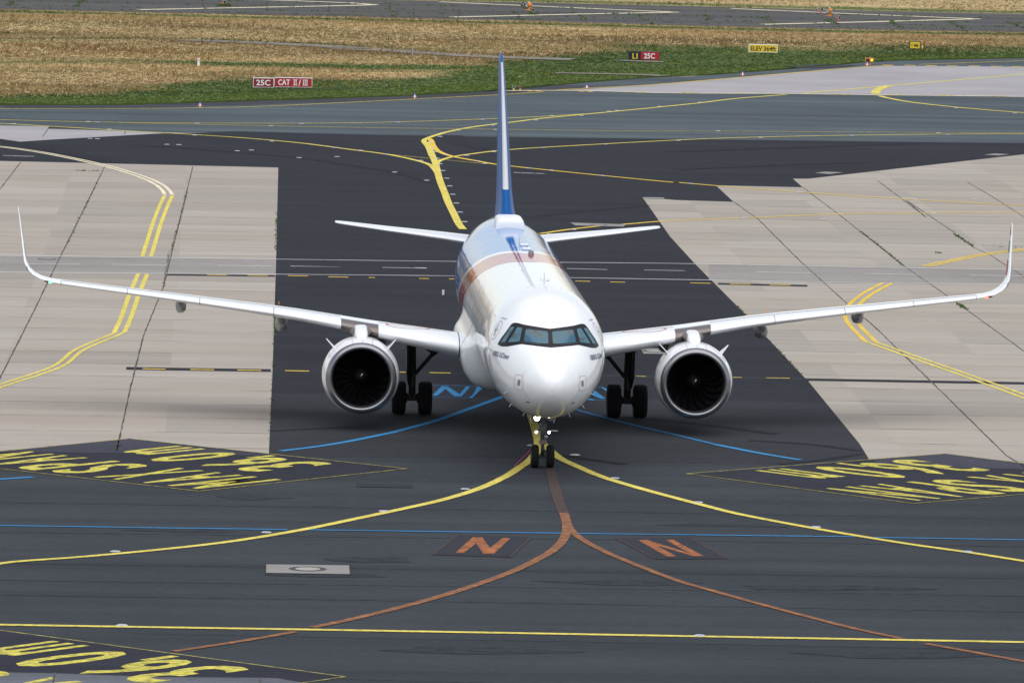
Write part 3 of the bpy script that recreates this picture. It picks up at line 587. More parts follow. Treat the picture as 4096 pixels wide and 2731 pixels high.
for key in ('skin', 'livery'):
    t = NT(M[key]); tc = t.new('ShaderNodeTexCoord'); mp = t.new('ShaderNodeMapping'); mp.inputs['Scale'].default_value = (1.6, .9, 1.6)
    t.l(tc.outputs['Object'], mp.inputs['Vector']); t.bump(t.noise(mp.outputs[0], .9, 2, .5), .10 if key == 'skin' else .22, .05)
    if key == 'livery':
        sp = t.new('ShaderNodeSeparateXYZ'); t.l(tc.outputs['Object'], sp.inputs[0])
        th = t.math('ABSOLUTE', t.math('ARCTAN2', sp.outputs[0], t.math('SUBTRACT', sp.outputs[2], 3.83)))
        b = t.math('SUBTRACT', sp.outputs[1], t.math('MULTIPLY_ADD', t.math('SQRT', t.math('MULTIPLY_ADD', th, th, .02)), 5.73, 14.9))
        red = t.math('MULTIPLY', t.math('GREATER_THAN', b, 0), t.math('LESS_THAN', b, 4.2)); red = t.math('MULTIPLY', red, t.math('GREATER_THAN', sp.outputs[2], 2.9))
        blu = t.math('MULTIPLY', t.math('GREATER_THAN', b, 5.0), t.math('GREATER_THAN', sp.outputs[2], 3.75))
        lap = t.math('LESS_THAN', t.math('ABSOLUTE', t.math('SUBTRACT', t.math('FRACT', t.math('MULTIPLY', th, 2.2)), .5)), .0045)
        lap = t.math('MULTIPLY', lap, t.math('GREATER_THAN', sp.outputs[1], 6.4))
        k = t.mix(red, (.82, .83, .85), (.36, .012, .020)); k = t.mix(blu, k, (.004, .15, .50))
        dirt = t.noise(mp.outputs[0], 1.6, 4, .6)
        k = t.mix(1.0, k, t.ramp(dirt, [(.3, (.95, .95, .95)), (.7, (1.02, 1.02, 1.02))]), 'MULTIPLY')
        k = t.mix(t.math('MULTIPLY', lap, .35), k, (.3, .3, .32))
        fr_ = t.math('ABSOLUTE', t.math('SUBTRACT', t.math('FRACT', t.math('DIVIDE', t.math('SUBTRACT', sp.outputs[1], .95), 5.45)), 0.0))
        rj = t.math('MULTIPLY', t.math('LESS_THAN', fr_, .006), t.math('GREATER_THAN', sp.outputs[1], 4.0)); k = t.mix(t.math('MULTIPLY', rj, .4), k, (.3, .31, .33))
        t.l(k, t.b.inputs['Base Color'])
def irid(m, a, b):
    t = NT(m); tc = t.new('ShaderNodeTexCoord'); mp = t.new('ShaderNodeMapping'); mp.inputs['Scale'].default_value = (1.5, .3, 2.2); t.l(tc.outputs['Object'], mp.inputs['Vector'])
    n = t.noise(mp.outputs[0], 2.1, 3, .55)
    t.l(t.ramp(n, [(.30, a), (.45, tuple((x+y)/2 for x, y in zip(a, b))), (.56, b), (.64, (.085, .095, .075)), (.75, (.02, .045, .20))]), t.b.inputs['Base Color'])
irid(M['glass'], (.03, .105, .17), (.045, .12, .165))
irid(M['side_glass'], (.10, .20, .24), (.06, .14, .18))

ST = np.array([(0, .0, 3.10, 3.10), (.04, .21, 2.90, 3.31), (.2, .46, 2.66, 3.56), (.5, .74, 2.42, 3.85), (1.0, 1.05, 2.20, 4.16), (1.5, 1.28, 2.05, 4.42), (2.0, 1.46, 1.95, 4.74), (2.5, 1.61, 1.88, 5.10), (3.0, 1.73, 1.835, 5.385), (3.5, 1.83, 1.80, 5.60), (4.2, 1.915, 1.775, 5.77), (5.2, 1.965, 1.76, 5.875), (6.5, 1.975, 1.76, 5.90), (31, 1.975, 1.76, 5.90), (34, 1.92, 2.1, 5.90), (37, 1.62, 2.8, 5.87), (40, 1.1, 3.6, 5.74), (42.5, .64, 4.2, 5.58), (44, .34, 4.6, 5.4), (44.5, .15, 4.8, 5.2)])
def pchip(x, y, q):
    h = np.diff(x); d = np.diff(y)/h; m = np.zeros(len(x))
    for i in range(1, len(x)-1):
        if d[i-1]*d[i] > 0:
            w1 = 2*h[i]+h[i-1]; w2 = h[i]+2*h[i-1]; m[i] = (w1+w2)/(w1/d[i-1]+w2/d[i])
    m[0] = d[0]; m[-1] = d[-1]
    i = int(np.clip(np.searchsorted(x, q)-1, 0, len(x)-2)); t = (q-x[i])/h[i]
    return (2*t**3-3*t**2+1)*y[i]+(t**3-2*t**2+t)*h[i]*m[i]+(-2*t**3+3*t**2)*y[i+1]+(t**3-t**2)*h[i]*m[i+1]
S0 = np.sqrt(ST[:, 0])
def sec(y):
    s = math.sqrt(min(max(y, 0), 44.5)); return pchip(S0, ST[:, 1], s), pchip(S0, ST[:, 2], s), pchip(S0, ST[:, 3], s)
def hull(y, th):
    """point of the fuselage skin; th from the crown, + to the right"""
    hw, zb, zt = sec(y); return np.array([hw*math.sin(th), y, (zb+zt)/2 + (zt-zb)/2*math.cos(th)])
def Fi(x, y, z):
    hw, zb, zt = sec(y); return (x/max(hw, 1e-4))**2 + ((z-(zb+zt)/2)/max((zt-zb)/2, 1e-4))**2 - 1
def nrm(P):
    e = 2e-3; g = np.array([Fi(P[0]+e, P[1], P[2])-Fi(P[0]-e, P[1], P[2]), Fi(P[0], P[1]+e, P[2])-Fi(P[0], P[1]-e, P[2]), Fi(P[0], P[1], P[2]+e)-Fi(P[0], P[1], P[2]-e)]); return g/np.linalg.norm(g)
def front(x, z, off=.006):
    a, b = 0.0, 7.0
    for _ in range(40):
        c = (a+b)/2
        if Fi(x, c, z) > 0: a = c
        else: b = c
    P = np.array([x, b, z]); return P + nrm(P)*off
def side(y, z, sx, off=.006):
    hw, zb, zt = sec(y); k = (z-(zb+zt)/2)/((zt-zb)/2); P = np.array([sx*hw*math.sqrt(max(0, 1-k*k)), y, z]); return P + nrm(P)*off
def grid_patch(fn, nu, nv):
    vs = [fn(i/nu, j/nv) for j in range(nv+1) for i in range(nu+1)]; n = nu+1
    return vs, [(j*n+i, j*n+i+1, (j+1)*n+i+1, (j+1)*n+i) for j in range(nv) for i in range(nu)]
def strip3(pts, w, off_fn):
    """thin strip following 3-D points on the skin"""
    vs = []; fs = []
    for i, p in enumerate(pts):
        a = np.asarray(pts[max(i-1, 0)]); b = np.asarray(pts[min(i+1, len(pts)-1)]); d = (b-a)/np.linalg.norm(b-a); n = off_fn(p); q = np.cross(n, d); q /= np.linalg.norm(q)
        vs += [p + q*w/2, p - q*w/2]
    for i in range(len(pts)-1): fs.append((2*i, 2*i+1, 2*i+3, 2*i+2))
    return vs, fs

AIR = tag(empty('airliner', (0, 20, 0)), 'white twin engine passenger jet with red band and blue rear taxiing towards the camera', 'airplane')
ys = sorted(set(list(np.round(np.concatenate([np.linspace(0.0, .24, 9)**1, np.linspace(.3, 7, 42), np.linspace(7.5, 31, 48), np.linspace(31.5, 44.5, 27)]), 4))))
mb = MB(); NTH = 96
mb.rings([[hull(max(y, 1e-4), 2*math.pi*i/NTH) for i in range(NTH)] for y in ys])
FUS = mb.build('fuselage', M['livery'], AIR, smooth=True)
for p in FUS.data.polygons: p.use_smooth = True

# belly fairing with the wing root fillets
prof = [(0.0, 1.44), (.45, 1.445), (.9, 1.46), (1.3, 1.50), (1.6, 1.57), (1.85, 1.68), (2.05, 1.85), (2.22, 2.12), (2.32, 2.45), (2.36, 2.75), (2.35, 2.95), (2.29, 3.10), (2.19, 3.22), (2.10, 3.36), (2.02, 3.52), (1.955, 3.72)]
rr = []
for y in np.linspace(12.9, 26.4, 40):
    k = min(1, (y-12.9)/2.6) if y < 17 else (1 if y < 22.5 else max(0, 1-(y-22.5)/3.9)); k = k*k*(3-2*k)
    ring = []
    for x, z in prof:
        an = math.atan2(x, 3.83-z) if z < 3.83 else 1.57; base = np.array([1.975*math.sin(an), 3.83 - 2.07*math.cos(an)])*np.array([.985, 1]) + np.array([0, .03]); ring.append(base + (np.array([x, z])-base)*k)
    ring = [np.array([p[0], y, p[1]]) for p in ring]
    ring = ring + [np.array([0, y, 3.8])] + [np.array([-p[0], y, p[2]]) for p in ring[::-1][:-1]]
    rr.append(ring)
b = MB(); b.rings(rr); bf = b.build('belly_fairing', M['skin'], FUS, smooth=True)
for ky, j0, j1 in ((5, 3, 15), (9, 8, 15)):
    for sx in (1, -1):
        L = [np.array([sx*p[0], p[1] - .01 + .05*(j-j0)*(ky == 5), p[2]])*np.array([1.004, 1, 1]) + np.array([0, 0, -.004]) for j, p in enumerate(rr[ky]) if j0 <= j <= j1]
        MB().add(*strip3(L, .022, lambda p: np.array([p[0], -1.2, p[2]-2.8])/np.linalg.norm([p[0], -1.2, p[2]-2.8]))).build('panel_gap', M['seamgrey'], bf)

# windscreen
UP = [(0, 4.82), (.4, 4.865), (.83, 4.905), (.95, 4.925), (1.07, 4.935), (1.17, 4.905), (1.25, 4.82), (1.33, 4.70), (1.45, 4.53), (1.54, 4.40), (1.60, 4.29), (1.635, 4.23)]
LO = [(0, 4.29), (.45, 4.318), (.915, 4.335), (1.2, 4.255), (1.35, 4.21), (1.5, 4.18), (1.58, 4.185), (1.62, 4.205), (1.635, 4.225)]
ip = lambda T, x: float(np.interp(x, [a for a, _ in T], [b for _, b in T]))
xs = list(np.linspace(0, 1.5, 41)) + [1.53, 1.56, 1.585, 1.605, 1.62, 1.63, 1.635]; xs = [-x for x in xs[::-1][:-1]] + xs
vs = []; nv = 12
for x in xs:
    lo, up = ip(LO, abs(x)), ip(UP, abs(x))
    for j in range(nv+1): vs.append(front(x, lo + (up-lo)*j/nv, .006))
fs = [(i*(nv+1)+j, (i+1)*(nv+1)+j, (i+1)*(nv+1)+j+1, i*(nv+1)+j+1) for i in range(len(xs)-1) for j in range(nv)]
WS = MB().add(vs, fs).build('windscreen_surround', M['mask'], FUS, smooth=True)
PAN = [[(.055, 4.37), (.86, 4.395), (.765, 4.80), (.055, 4.75)], [(.965, 4.385), (1.35, 4.31), (1.01, 4.83), (.865, 4.81)], [(1.425, 4.30), (1.545, 4.275), (1.225, 4.80), (1.09, 4.83)]]
for sx in (1, -1):
    for k, q in enumerate(PAN):
        q = [np.array(p) for p in q]
        def fn(u, v, e=0.0):
            u, v = .5 + (u-.5)*.965, .5 + (v-.5)*.92; c = (q[0]*(1-u)+q[1]*u)*(1-v) + (q[3]*(1-u)+q[2]*u)*v; return front(sx*c[0], c[1], .014)
        n = 10
        # rounded corners: pull the corner vertices inwards
        def fr(u, v):
            cu, cv = abs(u-.5)*2, abs(v-.5)*2
            if cu > .82 and cv > .82:
                a, c = (cu-.82)/.18, (cv-.82)/.18; L = math.hypot(a, c)
                if L > 1: a, c = a/L*1, c/L*1
                u = .5 + math.copysign((.82+.18*a)/2, u-.5); v = .5 + math.copysign((.82+.18*c)/2, v-.5)
            return fn(u, v)
        MB().add(*grid_patch(fr, n, n)).build('cockpit_window', M['glass'] if k == 0 else M['side_glass'], FUS, smooth=True)
    for a, c in (((.30, 4.335), (.55, 4.352)), ((.52, 4.345), (.90, 4.375))):
        MB().tube(front(sx*a[0], a[1], .03), front(sx*c[0], c[1], .03), .013, n=6).build('wiper', M['gear'], FUS)
    # cabin windows
    y = 7.9; cw = None
    while y < 31.5:
        if True:
            a = [2*math.pi*i/12 for i in range(12)]
            vs = [side(y + .115*math.copysign(abs(math.cos(t))**.6, math.cos(t)), 4.48 + .17*math.copysign(abs(math.sin(t))**.6, math.sin(t)), sx, .006) for t in a]
            if cw is None:
                cw = MB().add(vs, [tuple(range(12))]).build('passenger_window', M['cabin_glass'], FUS); y0 = y
            else:
                o = cw.copy(); COL.objects.link(o); o.parent = FUS; o.location.y = y - y0
        y += .533
    # doors: outline strips
    for dy, w, z0, z1 in ((5.35, .82, 3.12, 4.95), (13.85, .76, 3.12, 4.95), (22.9, .76, 3.12, 4.95), (34.2, .8, 3.2, 4.95)):
        P = []
        for (a, b_), (c, d) in (((dy-w/2, z0), (dy+w/2, z0)), ((dy+w/2, z0), (dy+w/2, z1)), ((dy+w/2, z1), (dy-w/2, z1)), ((dy-w/2, z1), (dy-w/2, z0))):
            P += [side(a+(c-a)*k/8, b_+(d-b_)*k/8, sx, .005) for k in range(8)]
        P.append(P[0]); MB().add(*strip3(P, .018, nrm)).build('door_outline', M['seamgrey'], FUS)
    # static port plates with red stencil marks on the nose
    q = (.985 if sx > 0 else 1.02, 3.02)
    c = np.array([sx*1.02, 3.18])
    MB().add(*grid_patch(lambda u, v: front(c[0] + (u-.5)*.075 + (.02*(v-.5)*-sx), c[1] + (v-.5)*.19, .006), 3, 4)).build('static_port', M['seamgrey'], FUS)
    L = []
    for k in range(29):
        t = 2*math.pi*k/28; px_, pz = c[0] + .13*math.copysign(abs(math.cos(t))**.5, math.cos(t)), c[1] + .24*math.copysign(abs(math.sin(t))**.5, math.sin(t))
        L.append(front(px_, pz, .006))
    MB().add(*strip3(L, .011, nrm)).build('stencil_mark', M['redtick'], FUS)
    MB().add(*grid_patch(lambda u, v: front(sx*(.72+(u-.5)*.09), 2.56 + (v-.5)*.035 + .012*u, .006), 2, 1)).build('drain_slot', M['mask'], FUS)
    # probes
    for (px_, pz) in ((1.36, 2.75), (1.15, 2.25), (.72, 1.98)):
        P = front(sx*px_, pz, 0); n = nrm(P); a = P + n*.10
        MB().tube(P, a, .016, .01, 8).tube(a, a + np.array([0, -.13, 0]), .010, .008, 8).build('air_probe', M['steel'], FUS)
    # panel line of the radome edge
    P = [front(sx*x, 2.86 - .03*(x-.9), .005) for x in np.linspace(.86, 1.32, 14)]
    MB().add(*strip3(P, .014, nrm)).build('panel_line', M['white'], FUS)
    # type lettering
    ya, yb = (3.25, 1.93) if sx < 0 else (1.93, 3.18)
    for body, s0, s1, hz in (('AIRBUS', 0, .44, .17), ('A321', .48, .76, .17), ('neo', .775, 1.0, .115)):
        def fn(s, t, s0=s0, s1=s1, hz=hz):
            y = ya + (yb-ya)*(s0 + (s1-s0)*s); z = 3.83 + t*hz; return side(y, z, sx, .006)
        text_quad('lettering', body, fn, M['ink'], FUS, bold=.015)
    # round emblem and its small caption
    P = []
    cy_, cz_ = 3.75, 4.60
    for k in range(29):
        t = 2*math.pi*k/28; P.append(side(cy_ + .36*math.cos(t), cz_ + .30*math.sin(t), sx, .006))
    em = MB().add(*strip3(P, .016, nrm))
    for (a, b_), (c_, d) in (((-.14, -.18), (.0, .2)), ((-.05, -.2), (.10, .17)), ((.04, -.16), (.16, .1)), ((-.18, .02), (.17, .0))):
        L = [side(cy_+a+(c_-a)*k/5, cz_+b_+(d-b_)*k/5 + .03*math.sin(k*1.6), sx, .006) for k in range(6)]; em.add(*strip3(L, .022, nrm))
    for k in range(7):
        y = cy_ - .24 + k*.08; em.add(*strip3([side(y, cz_+.36, sx, .006), side(y+.01, cz_+.42, sx, .006)], .02, nrm))
    em.build('emblem', M['ink'], FUS)
# radome joint
P = []
for k in range(61):
    t = math.pi*(-.5 + k/60*1.0) + math.pi
    x = .94*math.sin(2*math.pi*k/60); z = 3.22 + .78*math.cos(2*math.pi*k/60)
    if z > 2.6: P.append(front(x, z, .004))
P2 = [p for p in P if p[2] < 3.6]
for sx in (1, -1):
    L = sorted([p for p in P2 if p[0]*sx > 0], key=lambda p: p[2])
    MB().add(*strip3(L, .010, nrm)).build('panel_line', M['seamgrey'], FUS)
# roof antennas, beacon and satellite radome
b = MB()
for k, (y, hl, hw, h) in enumerate([(31.75, 0, .58, 0)]):
    rr = []
    for yy, zz, ww in ((31.92, 5.84, .54), (31.94, 6.08, .57), (31.99, 6.19, .565), (32.10, 6.25, .555), (33.4, 6.27, .55), (34.4, 6.22, .52), (35.0, 6.02, .42), (35.4, 5.88, .30)):
        ring = []
        for i in range(24):
            t = 2*math.pi*i/24; ring.append(np.array([ww*(1-.13*max(0, math.cos(t))**.5)*math.copysign(abs(math.sin(t))**.3, math.sin(t)), yy, 5.70 + (zz-5.70)*(max(0, math.cos(t))**.28)])) 
        rr.append(ring)
    b.rings(rr)
b.build('satellite_radome', M['white'], FUS, smooth=True)
def blade(y, h, l, label=None, x=0):
    z0 = hull(y, math.asin(x/1.975))[2] - .03; mb = MB()
    mb.add([(x-.02, y, z0), (x, y-l*.5, z0), (x+.02, y, z0), (x, y+l*.5, z0), (x-.01, y+l*.35, z0+h), (x, y+l*.1, z0+h), (x+.01, y+l*.35, z0+h), (x, y+l*.6, z0+h)], [(0, 1, 5, 4), (1, 2, 6, 5), (2, 3, 7, 6), (3, 0, 4, 7), (4, 5, 6, 7)])
    return mb.build('antenna', M['white'], FUS)
blade(6.4, .42, .22); blade(24.5, .36, .24); blade(5.2, .10, .5); blade(4.75, .07, .4); blade(5.9, .09, .12, x=-.55); blade(5.9, .09, .12, x=.55)
for y, l in ((21.5, .55), (23.3, .4), (8.2, .35)):
    z0 = hull(y, 0)[2]; MB().box((.12, y, z0+.03), (.30, l, .08), bev=.03).build('antenna', M['white'], FUS, smooth=True)
MB().lathe((.18, 19.4, 5.88), (0, 0, 1), [(0, .10), (.08, .10), (.14, .07), (.17, 0.001)], 16).build('beacon', M['seamgrey'], FUS, smooth=True)

# ---- wings
def naca(n, t):
    pts = []
    for i in range(n+1):
        x = .5*(1-math.cos(math.pi*i/n)); pts.append((x, 5*t*(.2969*math.sqrt(x)-.126*x-.3516*x*x+.2843*x**3-.1036*x**4)))
    up = [(x, y*1.05) for x, y in pts[::-1]]; lo = [(x, -y*.85) for x, y in pts[1:-1]]
    return up + lo
NA = 22
WINGST = [  # |x|, LE y, LE z, chord, t/c, twist deg (LE up), cant deg
    (1.2, 15.30, 2.78, 6.9, .150, 2.2, 0), (2.0, 15.71, 2.84, 6.25, .145, 2.2, 0), (3.6, 16.55, 3.04, 5.65, .132, 1.8, 0), (5.4, 17.48, 3.28, 4.75, .120, 1.4, 0), (6.4, 18.00, 3.43, 4.15, .115, 1.0, 0),
    (7.83, 18.75, 3.61, 3.65, .112, .8, 0), (9.05, 19.39, 3.73, 3.32, .110, .6, 0), (11.55, 20.69, 3.94, 2.68, .106, .3, 0), (13.96, 21.94, 4.13, 2.10, .104, 0, 0), (15.6, 22.80, 4.255, 1.75, .102, -.3, 0), (16.25, 23.13, 4.31, 1.62, .10, -.3, 4)]
SHST = [(16.25, 23.13, 4.31, 1.62, .10, -.3, 6), (16.6, 23.36, 4.345, 1.56, .098, 0, 14), (16.95, 23.62, 4.42, 1.50, .096, 0, 28), (17.22, 23.90, 4.545, 1.44, .094, 0, 44), (17.42, 24.16, 4.72, 1.36, .092, 0, 60), (17.53, 24.44, 4.93, 1.28, .09, 0, 74), (17.585, 24.72, 5.18, 1.18, .09, 0, 82), (17.70, 25.50, 5.88, .90, .085, 0, 83), (17.80, 26.20, 6.45, .62, .08, 0, 84), (17.845, 26.55, 6.68, .42, .08, 0, 84), (17.86, 26.78, 6.76, .22, .07, 0, 84)]
def wsec(st, sx, a0=0.0, scale=1.0):
    x, y, z, c, t, tw, cant = st; r = []; cw, sw = math.cos(math.radians(tw)), math.sin(math.radians(tw)); cc, sc = math.cos(math.radians(cant)), math.sin(math.radians(cant))
    for u, h in naca(NA, t):
        dy, dz = u*c, h*c; dy, dz = dy*cw + dz*sw, dz*cw - dy*sw
        r.append(np.array([sx*(x - dz*sc), y + dy, z + dz*cc]))
    return r
def winterp(x):
    xs_ = [s[0] for s in WINGST]; return tuple([x] + [float(np.interp(x, xs_, [s[k] for s in WINGST])) for k in range(1, 7)])
def wing_surf(x, sx, idx):
    return wsec(winterp(x), sx)[idx]
def slat(x0, x1, sx, m, frac_lo=.04, frac_up=.13, off=.007, name='slat', par=None):
    rings = []
    for x in np.linspace(x0, x1, 8):
        st = winterp(x); s = wsec(st, sx); n = len(s); c = st[3]
        af = naca(NA, st[4]); le = NA
        sel = [i for i in range(n) if (i <= le and af[i][0] <= frac_up*1.6) or (i > le and af[i][0] <= frac_lo*2.2)]
        ctr = s[le] + np.array([0, .09*c, .0]); ring = []
        for i in sel:
            d = s[i]-ctr; d[0] = 0; ring.append(s[i] + d/np.linalg.norm(d)*off)
        rings.append(ring)
    m_ = min(len(r) for r in rings); rings = [r[:m_] for r in rings]; mb = MB(); n = m_
    vs = [v for r in rings for v in r]; fs = [(k*n+i, k*n+i+1, (k+1)*n+i+1, (k+1)*n+i) for k in range(len(rings)-1) for i in range(n-1)]
    # closing edges back to the wing skin
    o = MB().add(vs, fs).build(name, m, par, smooth=True); return o
for sx in (-1, 1):
    wl = 'wing with a green light at its tip' if sx < 0 else 'wing with a red light at its tip'
    b = MB(); b.rings([wsec(s, sx) for s in WINGST]); W = b.build('wing', M['skin'], AIR, smooth=True); W['label'] = wl
    b = MB(); b.rings([wsec(s, sx) for s in SHST]); SH = b.build('winglet', M['skin'], W, smooth=True)
    for x0, x1 in ((2.62, 5.12), (6.42, 8.72), (8.745, 11.30), (11.325, 13.85), (13.875, 16.2)): slat(x0, x1, sx, M['skin'], par=W)
    slat(2.365, 2.395, sx, M['mask'], .3, .25, .012, 'wing_root_seal', W)
    slat(5.13, 6.41, sx, M['pylon_metal'], .05, .10, .004, 'bare_leading_edge', W)
    for x in (8.73, 11.31, 13.86, 16.21):
        slat(x-.012, x+.012, sx, M['seamgrey'], off=.0085, name='slat_gap', par=W)
    # rear edge line of the slats
    for xa, xb in ((2.62, 5.12), (6.42, 16.2)):
        L = []
        for x in np.linspace(xa, xb, 20):
            s = wsec(winterp(x), sx); af = naca(NA, winterp(x)[4]); i = max(k for k in range(NA) if af[k][0] > .21); L.append(s[i] + np.array([0, 0, .010]))
        MB().add(*strip3(L, .07, lambda p: np.array([0, 0, 1.]))).build('slat_line', M['seamgrey'], W)
    # red ring marking on the inner wing
    cxw, cyw = 4.1, 18.1; P = []
    for k in range(33):
        t = 2*math.pi*k/32; x = cxw + .75*math.cos(t); y = cyw + .55*math.sin(t); s = wsec(winterp(x), sx); up = sorted(s[:NA+1], key=lambda q: q[1]); z = np.interp(y, [q[1] for q in up], [q[2] for q in up]); P.append(np.array([sx*x, y, z+.012]))
    MB().add(*strip3(P, .05, lambda p: np.array([0, 0, 1.]))).build('wing_marking', M['redtick'], W)
    # flap track fairings
    for fx, fz, fl, fw in ((4.98, 2.62, 3.4, .20), (8.44, 3.06, 3.0, .225), (11.98, 3.53, 2.5, .19)):
        st = winterp(fx); y0 = st[1] + st[3]*.42; rr = []
        for k, (f, w_, h_) in enumerate(((0, .25, .2), (.08, .6, .55), (.25, .95, .9), (.5, 1, 1), (.75, .8, .8), (.92, .45, .45), (1, .1, .1))):
            rr.append([np.array([sx*fx + fw*w_*math.copysign(abs(math.sin(t))**.75, math.sin(t)), y0 + fl*f, fz + .10 - .06*f + .26*h_*math.copysign(abs(math.cos(t))**.75, math.cos(t))]) for t in [2*math.pi*i/20 for i in range(20)]])
        MB().rings(rr).build('flap_fairing', M['fairing'], W, smooth=True)
    # navigation light and strobe in the winglet corner
    st = SHST[1]; P = wsec(st, sx)[NA] + np.array([0, -.01, -.015])
    MB().box((P[0]+sx*.10, P[1]+.05, P[2]+.02), (.22, .10, .05), bev=.02).build('light_housing', M['gear_dark'], SH, smooth=True)
    MB().lathe((P[0], P[1]-.02, P[2]+.01), (0, -1, 0), [(0, .05), (.03, .045), (.05, .02), (.055, .001)], 12).build('navigation_light', M['nav_green'] if sx < 0 else M['nav_red'], SH, smooth=True)
    P = wsec(SHST[4], sx)[NA]; MB().tube(P + np.array([sx*-.02, -.02, -.08]), P + np.array([sx*.05, .03, .08]), .028, n=8).build('strobe_light', M['seamgrey'], SH)
    # emblem patches on the inner face of the winglet: red, green, red
    for m_, s0, s1 in (('logo_red', 5.0, 5.5), ('logo_green', 5.75, 6.15), ('logo_red', 6.33, 6.62)):
        vs = []
        zs = np.linspace(s0, s1, 6)
        for z in zs:
            Y = float(np.interp(z, [s[2] for s in SHST], [s[1] for s in SHST])); X = float(np.interp(z, [s[2] for s in SHST], [s[0] for s in SHST])); c = float(np.interp(z, [s[2] for s in SHST], [s[3] for s in SHST])); th = float(np.interp(z, [s[2] for s in SHST], [s[4] for s in SHST]))
            for f in (.25, .5, .75):
                t_ = 5*th*(.2969*math.sqrt(f)-.126*f-.3516*f*f+.2843*f**3-.1036*f**4); vs.append(np.array([sx*(X - t_*c*1.05*.99 - .008), Y + f*c, z]))
        MB().add(vs, [(j*3+i, j*3+i+1, (j+1)*3+i+1, (j+1)*3+i) for j in range(5) for i in range(2)]).build('emblem', M[m_], SH)
    MB().box((sx*8.55, winterp(8.55)[1]+1.2, winterp(8.55)[2]+.30), (.02, .12, .10)).build('wing_marker', M['orange_metal'], W)

    # ---- engine
    ex, ey, ez = sx*5.74, 15.50, 1.835
    E = MB().lathe((ex, ey, ez), (0, 1, 0), [(.20, 1.215), (.45, 1.27), (.9, 1.325), (1.4, 1.335), (2.0, 1.30), (2.7, 1.18), (3.25, 1.03), (3.25, .98), (2.7, 1.0), (2.0, .9)], 64).build('engine', M['skin'], AIR, smooth=True)
    E['label'] = 'engine left of the nose' if sx < 0 else 'engine right of the nose'
    lipp = [(.21, 1.218), (.10, 1.185), (.035, 1.14), (.004, 1.095), (0, 1.07), (.006, 1.045), (.04, 1.015), (.10, .992), (.20, .98)]
    MB().lathe((ex, ey, ez), (0, 1, 0), lipp, 72).build('inlet_lip', M['lip'], E, smooth=True)
    MB().lathe((ex, ey, ez), (0, 1, 0), [(.20, .98), (.5, .985), (.95, 1.02), (1.3, 1.03), (1.3, .001)], 56).build('inlet_duct', M['duct'], E, smooth=True)
    f = MB()
    for k in range(20):
        a0 = 2*math.pi*k/20; vs = []; nr = 8
        for i in range(nr+1):
            r = .22 + (.99-.22)*i/nr; tw = math.radians(25 + 38*i/nr); lean = .22*math.sin(i/nr*math.pi)*.5 - .10*(i/nr)**2; ch = .20 + .10*math.sin(i/nr*2.4)
            for s_ in (-1, 0, 1):
                da = s_*ch*math.sin(tw)/2/r; dy = s_*ch*math.cos(tw)/2 + (.02 if s_ == 0 else 0); a = a0 + lean + da*sx*-1
                vs.append((ex + r*math.sin(a), ey + 1.02 + dy, ez + r*math.cos(a)))
        f.add(vs, [(i*3+j, i*3+j+1, (i+1)*3+j+1, (i+1)*3+j) for i in range(nr) for j in range(2)])
    f.build('fan', M['fan'], E, smooth=True, fix=False)
    MB().lathe((ex, ey+1.1, ez), (0, -1, 0), [(-.1, .29), (.05, .27), (.25, .19), (.42, .08), (.47, .02), (.475, .001)], 32).build('spinner', M['spinner'], E, smooth=True)
    a = .9 if sx < 0 else 2.1
    MB().add([(ex + .02*sx, ey+.60, ez+.02), (ex+.075, ey+.68, ez+.10 if sx < 0 else ez+.07), (ex+.045, ey+.68, ez+.12 if sx < 0 else ez+.10), (ex-.05, ey+.66, ez-.06)], [(0, 1, 2), (0, 2, 3)]).build('spinner_swirl', M['white'], E)
    MB().lathe((ex, ey, ez), (0, 1, 0), [(2.0, .62), (3.2, .60), (4.0, .45), (4.4, .34), (4.4, .2), (4.9, .06)], 40).build('core_nozzle', M['pylon_metal'], E, smooth=True)
    for s2 in (-1, 1):
        an = math.radians(44*s2); d = np.array([math.sin(an), 0, math.cos(an)]); n_ = np.array([math.cos(an), 0, -math.sin(an)])*.012
        p0 = np.array([ex, ey, ez]); q = [p0 + d*1.28 + np.array([0, .75, 0]), p0 + d*1.70 + np.array([0, 1.30, 0]), p0 + d*1.72 + np.array([0, 1.42, 0]), p0 + d*1.30 + np.array([0, 1.75, 0])]
        MB().add([p + n_ for p in q] + [p - n_ for p in q], [(0, 1, 2, 3), (7, 6, 5, 4), (0, 4, 5, 1), (1, 5, 6, 2), (2, 6, 7, 3), (3, 7, 4, 0)]).build('strake', M['skin'], E)
    rr = []
    for yy, z0, z1, w in ((16.15, 3.02, 3.10, .10), (16.45, 3.0, 3.28, .20), (16.9, 2.98, 3.42, .235), (17.6, 2.95, 3.50, .25), (18.6, 2.9, 3.45, .25), (20.0, 2.6, 3.3, .22), (21.2, 2.6, 3.1, .10)):
        rr.append([np.array([ex + w*math.copysign(abs(math.sin(t))**.5, math.sin(t)), yy, (z0+z1)/2 + (z1-z0)/2*math.copysign(abs(math.cos(t))**.6, math.cos(t))]) for t in [2*math.pi*i/20 for i in range(20)]])
    MB().rings(rr).build('pylon', M['skin'], E, smooth=True)
    rr = []
    for yy, z0, z1, w in ((17.0, 3.12, 3.42, .30), (17.5, 3.10, 3.46, .38), (18.6, 3.1, 3.40, .40), (20.2, 3.05, 3.2, .3)):
        rr.append([np.array([ex + w*math.sin(t), yy, (z0+z1)/2 + (z1-z0)/2*math.cos(t)]) for t in [2*math.pi*i/16 for i in range(16)]])
    MB().rings(rr).build('pylon_fillet', M['pylon_metal'], E, smooth=True)
    P = [np.array([ex + 1.335*math.sin(t)*1.0, ey+.24, ez + 1.225*math.cos(t)]) for t in (0,)]
